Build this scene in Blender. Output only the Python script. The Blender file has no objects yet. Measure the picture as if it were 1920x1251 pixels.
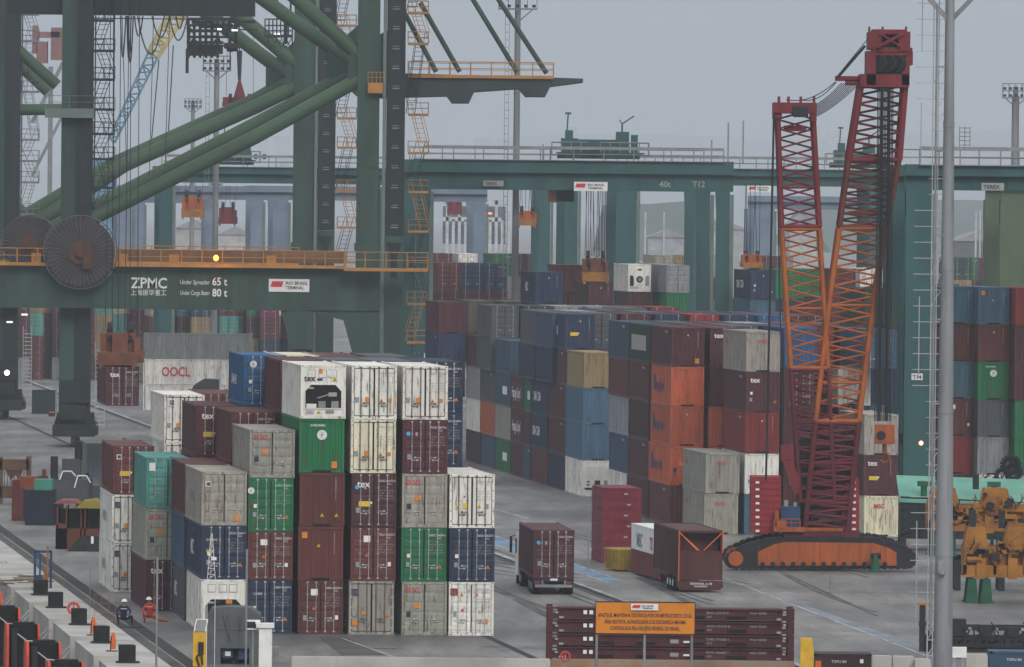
import bpy, math, random
from mathutils import Vector as V, Matrix, Euler
random.seed(7)
S = bpy.context.scene
# ---------------------------------------------------------------- camera
F, H = 15000.0, 23.0
ROLL = math.radians(0.6); PITCH = math.atan(230.5/F)
cd = bpy.data.cameras.new('camera'); cam = bpy.data.objects.new('camera', cd); S.collection.objects.link(cam)
cam.location = (0, 0, H)
CR = Matrix.Rotation(math.pi/2-PITCH, 3, 'X') @ Matrix.Rotation(ROLL, 3, 'Z')
cam.rotation_euler = CR.to_euler()
cd.sensor_width = 36; cd.lens = F*36/1920; cd.clip_start = 5; cd.clip_end = 40000
S.camera = cam
# ---------------------------------------------------------------- sky, sun, exposure
SUN_EL, SUN_AZ = math.radians(30), math.radians(165)   # azimuth clockwise from +Y: behind the camera, a little to the right
W = bpy.data.worlds.new('World'); S.world = W; W.use_nodes = True
nt = W.node_tree; bg = nt.nodes['Background']; bg.inputs['Strength'].default_value = 0.135
sky = nt.nodes.new('ShaderNodeTexSky'); sky.sky_type = 'NISHITA'; sky.sun_disc = False
sky.sun_elevation = SUN_EL; sky.sun_rotation = SUN_AZ; sky.air_density = 1; sky.dust_density = 5
ge = nt.nodes.new('ShaderNodeTexCoord'); sx = nt.nodes.new('ShaderNodeSeparateXYZ')
rp = nt.nodes.new('ShaderNodeValToRGB'); el = rp.color_ramp.elements      # overcast cloud: brighter towards the zenith
el[0].position = 0.0; el[0].color = (.290, .335, .372, 1); el[1].position = 1; el[1].color = (1.15, 1.17, 1.2, 1)
e = rp.color_ramp.elements.new(0.03); e.color = (.272, .322, .362, 1)
e = rp.color_ramp.elements.new(0.30); e.color = (.56, .59, .63, 1)
ns = nt.nodes.new('ShaderNodeTexNoise'); ns.inputs['Scale'].default_value = 14; ns.inputs['Detail'].default_value = 4
mr = nt.nodes.new('ShaderNodeMapRange'); mr.inputs[3].default_value = 6.5; mr.inputs[4].default_value = 9.4
vm = nt.nodes.new('ShaderNodeVectorMath'); vm.operation = 'SCALE'
mx = nt.nodes.new('ShaderNodeMix'); mx.data_type = 'RGBA'; mx.inputs[0].default_value = 0.93
L = nt.links.new
L(ge.outputs['Generated'], sx.inputs[0]); L(sx.outputs['Z'], rp.inputs[0]); L(ge.outputs['Generated'], ns.inputs['Vector'])
L(ns.outputs[0], mr.inputs[0]); L(rp.outputs[0], vm.inputs[0]); L(mr.outputs[0], vm.inputs['Scale'])
L(sky.outputs[0], mx.inputs[6]); L(vm.outputs[0], mx.inputs[7]); L(mx.outputs[2], bg.inputs['Color'])
sl = bpy.data.lights.new('sun', 'SUN'); so = bpy.data.objects.new('sun', sl); S.collection.objects.link(so)
sl.energy = 1.5; sl.angle = math.radians(20); sl.color = (1, .96, .9)
sd = V((math.sin(SUN_AZ)*math.cos(SUN_EL), math.cos(SUN_AZ)*math.cos(SUN_EL), math.sin(SUN_EL)))
so.rotation_euler = sd.to_track_quat('Z', 'Y').to_euler(); so.location = (0, 0, 200)
S.view_settings.view_transform = 'Standard'; S.view_settings.look = 'None'
S.view_settings.exposure = 0.0; S.view_settings.gamma = 1
S.render.engine = 'CYCLES'
try:
    S.cycles.volume_bounces = 1; S.cycles.max_bounces = 5; S.cycles.diffuse_bounces = 3
    S.cycles.glossy_bounces = 2; S.cycles.transmission_bounces = 2; S.cycles.volume_step_rate = 10
except Exception: pass
# ---------------------------------------------------------------- mapping: a point of the photograph at a chosen distance
def at(px, py, Y):
    d = CR @ V(((px-960)/F, (625.5-py)/F, -1.0))
    return V((0, 0, H)) + d*(Y/d.y)
def gnd(px, py, z=0.0):
    d = CR @ V(((px-960)/F, (625.5-py)/F, -1.0))
    return V((0, 0, H)) + d*((z-H)/d.z)
def sc(Y): return F/Y
# ---------------------------------------------------------------- mesh builder
_txt = {}
def textmesh(t, bold=False):
    k = (t, bold)
    if k in _txt: return _txt[k]
    c = bpy.data.curves.new('t', 'FONT'); c.body = t; c.resolution_u = 2; c.fill_mode = 'FRONT'
    if bold: c.offset = 0.018
    o = bpy.data.objects.new('t', c); S.collection.objects.link(o)
    bpy.context.view_layer.update()
    me = bpy.data.meshes.new_from_object(o.evaluated_get(bpy.context.evaluated_depsgraph_get()))
    r = ([(v.co.x, v.co.y) for v in me.vertices], [tuple(p.vertices) for p in me.polygons])
    bpy.data.objects.remove(o); bpy.data.curves.remove(c); bpy.data.meshes.remove(me)
    _txt[k] = r; return r
class MB:
    def __init__(s, org=(0, 0, 0)): s.v = []; s.f = []; s.m = []; s.sm = []; s.o = V(org)
    def add(s, vs, fs, m=0, sm=False):
        n = len(s.v); s.v += [V(a) for a in vs]
        for f in fs: s.f.append([i+n for i in f]); s.m.append(m); s.sm.append(sm)
        return s
    def box(s, x0, x1, y0, y1, z0, z1, m=0):
        return s.add([(x0,y0,z0),(x1,y0,z0),(x1,y1,z0),(x0,y1,z0),(x0,y0,z1),(x1,y0,z1),(x1,y1,z1),(x0,y1,z1)],
              [(0,3,2,1),(4,5,6,7),(0,1,5,4),(1,2,6,5),(2,3,7,6),(3,0,4,7)], m)
    def cbox(s, c, sx, sy, sz, m=0): return s.box(c[0]-sx/2,c[0]+sx/2,c[1]-sy/2,c[1]+sy/2,c[2]-sz/2,c[2]+sz/2,m)
    def frame(s, a, b):
        a, b = V(a), V(b); d = (b-a).normalized()
        u = V((0,1,0)) if abs(d.z) > .6 else V((0,0,1))
        x = d.cross(u).normalized(); y = x.cross(d).normalized(); return a, b, x, y
    def bar(s, a, b, w, h=None, m=0):          # w across, h along the 'up' axis of the bar
        h = h or w; a, b, x, y = s.frame(a, b); q = [(-1,-1),(1,-1),(1,1),(-1,1)]
        return s.add([p+x*i*w/2+y*j*h/2 for p in (a,b) for i,j in q], [(3,2,1,0),(4,5,6,7),(0,1,5,4),(1,2,6,5),(2,3,7,6),(3,0,4,7)], m)
    def tube(s, a, b, r, n=8, m=0, r2=None):
        a, b, x, y = s.frame(a, b); r2 = r if r2 is None else r2; vs = []
        for p, rr in ((a, r), (b, r2)):
            for k in range(n):
                t = 2*math.pi*k/n; vs.append(p+x*math.cos(t)*rr+y*math.sin(t)*rr)
        s.add(vs, [(k,(k+1)%n,n+(k+1)%n,n+k) for k in range(n)], m, n > 5)
        return s.add([], [], m).add(vs[:n], [tuple(range(n))[::-1]], m).add(vs[n:], [tuple(range(n))], m)
    def path(s, pts, r, n=6, m=0):
        for a, b in zip(pts, pts[1:]): s.tube(a, b, r, n, m)
        return s
    def prism(s, pts, d0, d1, ax='y', m=0):   # polygon in the plane across axis ax, from d0 to d1
        def mk(p, d): return {'y': (p[0], d, p[1]), 'x': (d, p[0], p[1]), 'z': (p[0], p[1], d)}[ax]
        n = len(pts); vs = [mk(p, d0) for p in pts]+[mk(p, d1) for p in pts]
        return s.add(vs, [tuple(range(n)), tuple(range(n, 2*n))[::-1]]+[(k, n+k, n+(k+1)%n, (k+1)%n) for k in range(n)], m)
    def text(s, t, p, size, m=0, ux=(1,0,0), uz=(0,0,1), bold=False, center=False, wmax=None):
        vs, fs = textmesh(t, bold); p, ux, uz = V(p), V(ux), V(uz)
        if not vs: return s
        x0 = min(a for a, b in vs); x1 = max(a for a, b in vs); kx = 1
        if wmax and (x1-x0)*size > wmax: kx = wmax/((x1-x0)*size)
        off = (x0+x1)/2 if center else x0
        return s.add([p+ux*(a-off)*size*kx+uz*b*size for a, b in vs], fs, m)
    def sphere(s, c, r, n=12, m=0, sz=1, half=False):
        c = V(c); vs = []; fs = []; h = n//2
        for i in range(h+1):
            ph = math.pi/2-(math.pi/2 if half else math.pi)*i/h
            for k in range(n): t = 2*math.pi*k/n; vs.append(c+V((math.cos(t)*math.cos(ph), math.sin(t)*math.cos(ph), math.sin(ph)*sz))*r)
        for i in range(h):
            for k in range(n): fs.append((i*n+k, (i+1)*n+k, (i+1)*n+(k+1)%n, i*n+(k+1)%n))
        return s.add(vs, fs, m, True)
    def xf(s, M):
        s.v = [M @ a for a in s.v]; return s
    def mesh(s, name, mats):
        me = bpy.data.meshes.new(name); me.from_pydata([tuple(a-s.o) for a in s.v], [], s.f)
        for m in (mats if isinstance(mats, (list, tuple)) else [mats]): me.materials.append(m)
        me.polygons.foreach_set('material_index', s.m); me.polygons.foreach_set('use_smooth', s.sm); me.update(); return me
    def build(s, name, mats, parent=None, col=None):
        if parent is not None and s.o.length == 0 and parent.get('wc'): s.o = V(parent.location) if not parent.parent else s.o
        return link(name, s.mesh(name, mats), parent, col)
def link(name, me, parent=None, col=None):
    o = bpy.data.objects.new(name, me); S.collection.objects.link(o)
    if parent: o.parent = parent
    if col: o.color = (*col, 1)
    return o
def thing(name, label, cat, loc=(0,0,0), rz=0, group=None):
    o = bpy.data.objects.new(name, None); S.collection.objects.link(o); o.location = loc; o.rotation_euler = (0, 0, rz)
    o.empty_display_size = .5; tag(o, label, cat, group); return o
def tag(o, label=None, cat=None, group=None, kind=None):
    for k, v in (('label', label), ('category', cat), ('group', group), ('kind', kind)):
        if v: o[k] = v
    return o
# ---------------------------------------------------------------- materials
_m = {}
def mat(name, c, rough=.6, metal=0, var=.25, scale=1.2, bump=0, streak=False, emit=None, dirt=(.05,.045,.04), dirtamt=.3, objcol=False, coord='Object', rust=0, fade=0):
    if name in _m: return _m[name]
    m = bpy.data.materials.new(name); m.use_nodes = True; t = m.node_tree; N = t.nodes.new; l = t.links.new
    b = t.nodes['Principled BSDF']; b.inputs['Roughness'].default_value = min(1, rough+.12); b.inputs['Specular IOR Level'].default_value = .3; b.inputs['Metallic'].default_value = metal
    tc = N('ShaderNodeTexCoord'); mp = N('ShaderNodeMapping'); l(tc.outputs[coord], mp.inputs[0])
    mp.inputs['Scale'].default_value = (2.5, 2.5, .35) if streak else (1, 1, 1)
    oi = N('ShaderNodeObjectInfo'); ad = N('ShaderNodeVectorMath'); ad.operation = 'ADD'; sv = N('ShaderNodeVectorMath'); sv.operation = 'SCALE'
    sv.inputs[0].default_value = (37, 91, 53); l(oi.outputs['Random'], sv.inputs['Scale']); l(mp.outputs[0], ad.inputs[0]); l(sv.outputs[0], ad.inputs[1])
    n1 = N('ShaderNodeTexNoise'); n1.inputs['Scale'].default_value = scale; n1.inputs['Detail'].default_value = 8; n1.inputs['Roughness'].default_value = .65
    l(ad.outputs[0], n1.inputs['Vector'])
    n2 = N('ShaderNodeTexNoise'); n2.inputs['Scale'].default_value = scale*.35; n2.inputs['Detail'].default_value = 5; l(ad.outputs[0], n2.inputs['Vector'])
    hv = N('ShaderNodeMapRange'); l(n2.outputs[0], hv.inputs[0]); hv.inputs[1].default_value = .3; hv.inputs[2].default_value = .7; hv.inputs[3].default_value = 1-var; hv.inputs[4].default_value = 1+var*.6
    vs = N('ShaderNodeVectorMath'); vs.operation = 'SCALE'
    if objcol: l(oi.outputs['Color'], vs.inputs[0])
    else: vs.inputs[0].default_value = c
    l(hv.outputs[0], vs.inputs['Scale'])
    dr = N('ShaderNodeMapRange'); l(n1.outputs[0], dr.inputs[0]); dr.inputs[1].default_value = .5; dr.inputs[2].default_value = .72; dr.inputs[3].default_value = 0; dr.inputs[4].default_value = dirtamt
    mx = N('ShaderNodeMix'); mx.data_type = 'RGBA'; l(dr.outputs[0], mx.inputs[0]); l(vs.outputs[0], mx.inputs[6]); mx.inputs[7].default_value = (*dirt, 1)
    out = mx.outputs[2]
    if rust:
        n3 = N('ShaderNodeTexNoise'); n3.inputs['Scale'].default_value = 3.2; n3.inputs['Detail'].default_value = 7; l(ad.outputs[0], n3.inputs['Vector'])
        r3 = N('ShaderNodeMapRange'); l(n3.outputs[0], r3.inputs[0]); r3.inputs[1].default_value = .59; r3.inputs[2].default_value = .67; r3.inputs[4].default_value = rust
        m3 = N('ShaderNodeMix'); m3.data_type = 'RGBA'; l(r3.outputs[0], m3.inputs[0]); l(out, m3.inputs[6]); m3.inputs[7].default_value = (.14,.05,.025,1); out = m3.outputs[2]
    l(out, b.inputs['Base Color'])
    if bump:
        bp = N('ShaderNodeBump'); bp.inputs['Strength'].default_value = bump; bp.inputs['Distance'].default_value = .05; l(n1.outputs[0], bp.inputs['Height']); l(bp.outputs[0], b.inputs['Normal'])
    if emit: b.inputs['Emission Color'].default_value = (*emit[0], 1); b.inputs['Emission Strength'].default_value = emit[1]
    _m[name] = m; return m
PAINT = mat('container paint', (1,1,1), .5, 0, .22, 1.6, streak=True, objcol=True, rust=.6, dirtamt=.5, bump=.25, dirt=(.06,.05,.045))
ROOF = mat('container roof paint', (1,1,1), .6, 0, .25, .9, objcol=True, rust=.35, dirtamt=.35, dirt=(.2,.19,.18))
GALV = mat('galvanised bar', (.42,.43,.44), .45, .3)
GASK = mat('black rubber', (.010,.010,.011), .8)
DARK = mat('dark steel', (.018,.019,.023), .6, 0, .3)
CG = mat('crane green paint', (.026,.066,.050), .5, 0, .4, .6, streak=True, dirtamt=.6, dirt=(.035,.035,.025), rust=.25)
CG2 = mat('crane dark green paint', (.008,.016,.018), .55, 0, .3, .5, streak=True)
RT = mat('teal crane paint', (.028,.098,.102), .5, 0, .25, .5, streak=True, dirtamt=.5, rust=.15)
RT_HAZE = mat('haze-paled crane paint', (.17,.22,.30), .55, 0, .2, .5)  # far steel: distance haze is put into this pale blue colour
OLV = mat('olive crane paint', (.09,.13,.075), .55, 0, .2, .5)
YEL = mat('yellow railing paint', (.42,.19,.04), .55, 0, .2, 2)
ORG = mat('orange paint', (.36,.085,.018), .5, 0, .3, 2, streak=True, dirtamt=.4)
YPR = mat('yellow machine paint', (.34,.14,.018), .5, 0, .35, 2, dirtamt=.55, rust=.4)
RED = mat('red paint', (.17,.016,.022), .5, 0, .3, 1.5, streak=True, dirtamt=.35)
CRIM = mat('crimson paint', (.11,.011,.018), .5, 0, .3, 1.5)
WHT = mat('white paint', (.78,.78,.76), .5, 0, .12, 2, dirtamt=.2)
GRY = mat('grey paint', (.24,.25,.26), .6, 0, .25, 2)
PGR = mat('pole galvanised', (.24,.25,.265), .5, .2, .35, .8, streak=True, dirtamt=.35)
CON = mat('pale concrete', (.44,.425,.40), .85, 0, .25, .6, bump=.3, dirtamt=.4, dirt=(.16,.15,.14))
BLU = mat('blue paint', (.015,.05,.13), .5, 0, .3, 2)
TUB = mat('tube green paint', (.045,.090,.050), .5, 0, .3, .5, dirtamt=.35, dirt=(.03,.04,.03))
YLW = mat('bright yellow paint', (.72,.43,.03), .45, 0, .15, 2)
SKIN = mat('skin', (.35,.2,.14), .6); 
def flat(n, c, r=.5): return mat(n, c, r, 0, .06, 4, dirtamt=.15)
DC = {'w': flat('white lettering', (.75,.75,.75)), 'k': flat('black lettering', (.03,.03,.035)), 'r': flat('red lettering', (.55,.04,.05)), 'o': flat('orange sticker', (.62,.22,.03)),
      'y': flat('yellow sticker', (.68,.48,.05)), 'g': flat('grey placard', (.28,.28,.28)), 'n': flat('navy emblem', (.03,.04,.14)), 'b': flat('blue sticker', (.08,.35,.65)), 'p': flat('faded lettering', (.33,.33,.33)), 'm': flat('maroon emblem', (.25,.03,.05))}
DK = list(DC); DM = [DC[k] for k in DK]
# ---------------------------------------------------------------- ground, water, sky side
QD = V((-.1215, 1, 0)).normalized(); QN = V((-QD.y, QD.x, 0))     # along the quay; QN points to the water
qe = gnd(110, 1186); qe.z = 0
def qp(t, n=0, z=0): p = qe+QD*t+QN*n; return V((p.x, p.y, z))
def ground_mat():
    m = bpy.data.materials.new('worn concrete'); m.use_nodes = True; t = m.node_tree; N = t.nodes.new; l = t.links.new
    b = t.nodes['Principled BSDF']; b.inputs['Roughness'].default_value = .62
    tc = N('ShaderNodeTexCoord'); mp = N('ShaderNodeMapping'); l(tc.outputs['Object'], mp.inputs[0]); mp.inputs['Rotation'].default_value = (0, 0, -math.atan(.1215)); mp.inputs['Scale'].default_value = (1, .12, 1)
    a = N('ShaderNodeTexNoise'); a.inputs['Scale'].default_value = .5; a.inputs['Detail'].default_value = 9; a.inputs['Roughness'].default_value = .6; l(mp.outputs[0], a.inputs['Vector'])
    c = N('ShaderNodeTexNoise'); c.inputs['Scale'].default_value = .045; c.inputs['Detail'].default_value = 6; l(tc.outputs['Object'], c.inputs['Vector'])
    g = N('ShaderNodeTexNoise'); g.inputs['Scale'].default_value = 3; g.inputs['Detail'].default_value = 6; l(tc.outputs['Object'], g.inputs['Vector'])
    r = N('ShaderNodeValToRGB'); l(a.outputs[0], r.inputs[0]); e = r.color_ramp.elements; e[0].position = .32; e[0].color = (.135,.132,.130,1); e[1].position = .66; e[1].color = (.275,.267,.258,1)
    r2 = N('ShaderNodeValToRGB'); l(c.outputs[0], r2.inputs[0]); e = r2.color_ramp.elements; e[0].position = .35; e[0].color = (.52,.53,.55,1); e[1].position = .65; e[1].color = (1.12,1.1,1.06,1)
    r3 = N('ShaderNodeValToRGB'); l(g.outputs[0], r3.inputs[0]); e = r3.color_ramp.elements; e[0].position = .3; e[0].color = (.8,.8,.8,1); e[1].position = .7; e[1].color = (1.1,1.1,1.1,1)
    q = N('ShaderNodeMix'); q.data_type = 'RGBA'; q.blend_type = 'MULTIPLY'; q.inputs[0].default_value = 1; l(r.outputs[0], q.inputs[6]); l(r2.outputs[0], q.inputs[7])
    q2 = N('ShaderNodeMix'); q2.data_type = 'RGBA'; q2.blend_type = 'MULTIPLY'; q2.inputs[0].default_value = 1; l(q.outputs[2], q2.inputs[6]); l(r3.outputs[0], q2.inputs[7])
    br = N('ShaderNodeTexBrick'); mp2 = N('ShaderNodeMapping'); l(tc.outputs['Object'], mp2.inputs[0]); mp2.inputs['Rotation'].default_value = (0, 0, -math.atan(.1215)); l(mp2.outputs[0], br.inputs['Vector'])
    br.offset = 0; br.inputs['Scale'].default_value = 1; br.inputs['Brick Width'].default_value = 5; br.inputs['Row Height'].default_value = 5; br.inputs['Mortar Size'].default_value = .04
    br.inputs['Color1'].default_value = (1,1,1,1); br.inputs['Color2'].default_value = (.92,.92,.92,1); br.inputs['Mortar'].default_value = (.6,.6,.6,1)
    q3 = N('ShaderNodeMix'); q3.data_type = 'RGBA'; q3.blend_type = 'MULTIPLY'; q3.inputs[0].default_value = 1; l(q2.outputs[2], q3.inputs[6]); l(br.outputs[0], q3.inputs[7])
    l(q3.outputs[2], b.inputs['Base Color'])
    bp = N('ShaderNodeBump'); bp.inputs['Strength'].default_value = .3; l(g.outputs[0], bp.inputs['Height']); l(bp.outputs[0], b.inputs['Normal']); return m
GM = ground_mat()
g = MB(); a0, a1 = qp(-600, -3.2), qp(27000, -3.2)
g.add([a0, (16000, a0.y, 0), (16000, a1.y, 0), a1, V((a0.x,a0.y,-6)), V((a1.x,a1.y,-6))], [(0,1,2,3), (0,3,5,4)])
tag(g.build('ground', GM), kind='structure')
w = MB(); w.add([(-16000,-300,-3.4),(16000,-300,-3.4),(16000,27000,-3.4),(-16000,27000,-3.4)], [(0,1,2,3)])
WM = mat('harbour water', (.012,.022,.022), .15, 0, .3, .8, bump=.6); tag(w.build('water', WM), kind='structure')
# quay edge blocks of pale concrete with recesses for the fenders
q = MB()
def slab(mb, t0, t1, n0, n1, z0, z1, m=0):
    c = [qp(t0,n0,z0), qp(t0,n1,z0), qp(t1,n1,z0), qp(t1,n0,z0)]; c2 = [V((p.x,p.y,z1)) for p in c]
    mb.add(c+c2, [(0,1,2,3),(7,6,5,4),(0,4,5,1),(1,5,6,2),(2,6,7,3),(3,7,4,0)], m)
T0 = -9.5
for k in range(-3, 30):
    t = T0+18*k
    slab(q, t, t+14.2, -3.2, 0, -4, .30); slab(q, t+14.2, t+18, -3.2, -1.5, -4, .22); slab(q, t+14.5, t+17.7, -3.2, -1.7, .22, .30)
tag(q.build('quay_edge', CON), kind='structure')
# painted strips and rails, each a sheet a few mm up
def strip(name, pts, m, z):
    mb = MB(); ps = [gnd(x, y, z) for x, y in pts]; mb.add(ps, [tuple(range(len(ps)))]); return tag(mb.build(name, m), kind='structure')
def line(name, x0, y0, x1, y1, wd, m, z):
    a, b = gnd(x0,y0,z), gnd(x1,y1,z); d = (b-a).normalized(); n = V((-d.y, d.x, 0))*wd/2
    mb = MB(); mb.add([a-n, a+n, b+n, b-n], [(0,1,2,3)])
    o = mb.build(name, m)
    if o.data.polygons[0].normal.z < 0: o.data.flip_normals()
    return tag(o, kind='structure')
DKS = mat('dark groove', (.035,.032,.03), .8, 0, .3, .4); MID = mat('worn asphalt band', (.085,.083,.08), .8, 0, .4, .7)
LPT = mat('faded white paint', (.42,.43,.44), .7, 0, .5, .8, dirtamt=.8, dirt=(.2,.2,.2)); BPT = mat('faded blue paint', (.16,.26,.38), .7, 0, .4, .6, dirtamt=.6, dirt=(.2,.2,.2))
PCN = mat('light concrete apron', (.36,.35,.335), .8, 0, .35, .3, bump=.2, dirtamt=.5, dirt=(.2,.19,.18))
VPX, VPY = -862, 377
def ray(x, y, yb):        # x where the quay-parallel line through (x, y) meets height yb
    k = (x-VPX)/(y-VPY); return VPX+(yb-VPY)*k
def qline(name, x, y, y0, y1, wd, m, z): return line(name, ray(x,y,y0), y0, ray(x,y,y1), y1, wd, m, z)
strip('quay_apron', [(ray(110,1172,820),820), (ray(110,1172,1290),1290), (ray(320,1251,1290),1290), (ray(320,1251,820),820)], PCN, .004)
qline('crane_rail_groove', 111, 1070, 600, 1310, .75, DKS, .010)
qline('crane_rail_band', 140, 1111, 640, 1310, .8, MID, .009)
qline('crane_rail_groove', 90, 815, 600, 1310, .45, DKS, .010)
qline('crane_rail_groove', 1060, 1090, 640, 1310, .5, DKS, .010); qline('crane_rail_band', 1070, 1089, 640, 1310, .35, LPT, .009)
qline('crane_rail_groove', 1052, 1092, 640, 1310, .25, MID, .012)
# blue walking lane
strip('painted_lane', [(928,1005),(1165,1088),(1143,1092),(928,1020)], BPT, .006)
line('painted_line', 928, 1004, 1166, 1089, .13, LPT, .010); line('painted_line', 928, 1021, 1142, 1093, .13, LPT, .010)
strip('painted_lane', [(1500,1131),(1745,1218),(1728,1224),(1470,1126)], mat('worn blue grey paint', (.21,.245,.285), .7, 0, .4, .6, dirtamt=.7, dirt=(.2,.2,.2)), .006)
line('painted_line', 1330, 1073, 1735, 1229, .14, LPT, .010); line('painted_line', 928, 955, 990, 972, .3, LPT, .010)
line('painted_line', 1225, 1118, 1345, 1121, .2, LPT, .011)
line('painted_line', 1435, 1123, 1790, 1137, .1, MID, .007)
strip('asphalt_patch', [(597,1195),(648,1195),(728,1229),(640,1229)], MID, .005)
line('painted_line', 640, 1196, 738, 1232, .12, LPT, .010)
for a in ((700,1216,745,1216),(905,1213,950,1213)): line('drain_cover', *a, .4, DKS, .007)
# tyre marks and stains worn into the yard
TYM = [mat('tyre rubber mark', (.105,.102,.10), .7, 0, .5, .5), mat('damp stain', (.125,.124,.124), .4, 0, .4, .3), mat('bleached patch', (.27,.265,.255), .8, 0, .4, .3)]
def curve_strip(name, pts, wd, m, z):
    P_ = [gnd(x, y, z) for x, y in pts]; n = 24; Q_ = []
    for i in range(n+1):
        t = i/n; a = P_[0].lerp(P_[1], t); b = P_[1].lerp(P_[2], t); Q_.append(a.lerp(b, t))
    mb = MB(); vs = []
    for i, p in enumerate(Q_):
        d = (Q_[min(n, i+1)]-Q_[max(0, i-1)]).normalized(); q_ = V((-d.y, d.x, 0))*wd/2; vs += [p+q_, p-q_]
    mb.add(vs, [(2*i, 2*i+1, 2*i+3, 2*i+2) for i in range(n)]); o = mb.build(name, m); tag(o, kind='structure'); return o
tr0 = random.Random(33); zz = .0042
for k in range(17):
    x, y = tr0.uniform(930, 1700), tr0.uniform(1040, 1235); dx, dy = tr0.uniform(-420, -120), tr0.uniform(-110, -30)
    for off in (0, 7):
        zz += .00006; curve_strip('tyre_mark', [(x, y+off), (x+dx*.5+tr0.uniform(-30, 30), y+off+dy*.35), (x+dx, y+off+dy)], .32, TYM[0], zz)
for k in range(9):
    x, y = tr0.uniform(950, 1680), tr0.uniform(1080, 1225); r0 = tr0.uniform(12, 34); zz += .00006
    strip('stain', [(x+r0*(1+.3*math.sin(3*a+k))*math.cos(a), y+r0*.16*(1+.3*math.cos(2*a+k))*math.sin(a)) for a in [j*math.pi/9 for j in range(18)]], TYM[1+k % 2], zz)
for y in (1150, 1207, 1108): zz += .00006; line('slab_joint', 935, y-4, 1745, y+4, .06, MID, zz)
# ---------------------------------------------------------------- hills far behind the port
hm = mat('far wooded hills', (.05,.08,.06), .9, 0, .3, .01)
def hill(px0, px1, Y, top, seed, base=12):
    r = random.Random(seed); n = 46; mb = MB(); vs = []; ks = [r.uniform(0, 6.3) for _ in range(5)]
    for i in range(n+1):
        u = i/n; px = px0+(px1-px0)*u; hgt = sum(math.sin(u*(3+3.1*j)+ks[j])/(1+j) for j in range(5))*.22+.6
        hgt *= max(0, min(1, 5*u, 5*(1-u)))
        zz = max(1, (385-(385-top)*hgt)); p = at(px, 385-(385-top)*max(0, hgt), Y)
        vs += [V((p.x, Y-Y*.1, 0)), V((p.x, Y, max(1, p.z))), V((p.x, Y+Y*.12, 0))]
    fs = []
    for i in range(n): 
        b = i*3; fs += [(b, b+3, b+4, b+1), (b+1, b+4, b+5, b+2)]
    mb.add(vs, fs, 0, True); tag(mb.build('hills', hm), kind='structure')
hill(500, 2700, 21000, 185, 3); hill(-1100, 1300, 22500, 235, 5); hill(1130, 1330, 4200, 372, 9); hill(1500, 2400, 5200, 365, 11)
# ---------------------------------------------------------------- containers
CW = 2.44; YAW = math.atan(.1103)
COL = {'mar': ((.10,.028,.036),'dark maroon'), 'brn': ((.150,.040,.038),'red-brown'), 'red': ((.30,.035,.035),'red'), 'nav': ((.016,.034,.078),'navy blue'), 'blu': ((.025,.13,.30),'bright blue'),
  'mbl': ((.06,.13,.22),'mid blue'), 'sky': ((.07,.17,.26),'light blue'), 'grn': ((.012,.20,.075),'green'), 'dgr': ((.03,.085,.06),'dark green'), 'tea': ((.10,.36,.33),'turquoise'), 'gry': ((.36,.35,.30),'grey-beige'),
  'wht': ((.77,.745,.69),'white'), 'cre': ((.74,.69,.52),'cream'), 'brg': ((.17,.15,.125),'brown-grey'), 'org': ((.48,.105,.045),'orange'), 'tan': ((.34,.25,.13),'tan'), 'sla': ((.13,.155,.18),'slate grey'), 'lgr': ((.30,.31,.33),'pale grey'),
  'bei': ((.44,.40,.30),'beige'), 'dbr': ((.075,.032,.030),'dark brown'), 'mag': ((.32,.03,.14),'magenta'), 'ora': ((.50,.28,.08),'ochre')}
_LT = ('wht','cre','gry','lgr','bei')
for _k in list(COL):
    _c, _w = COL[_k]; _s = 1.0 if _k in ('wht','cre','org','nav') else .74 if _k in ('brn','grn','blu','red','mar') else .80 if _k in ('tea','tan','ora','sky') else .88 if _k in _LT else .60
    COL[_k] = (tuple(a*_s for a in _c), _w)
_cm = {}
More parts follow.
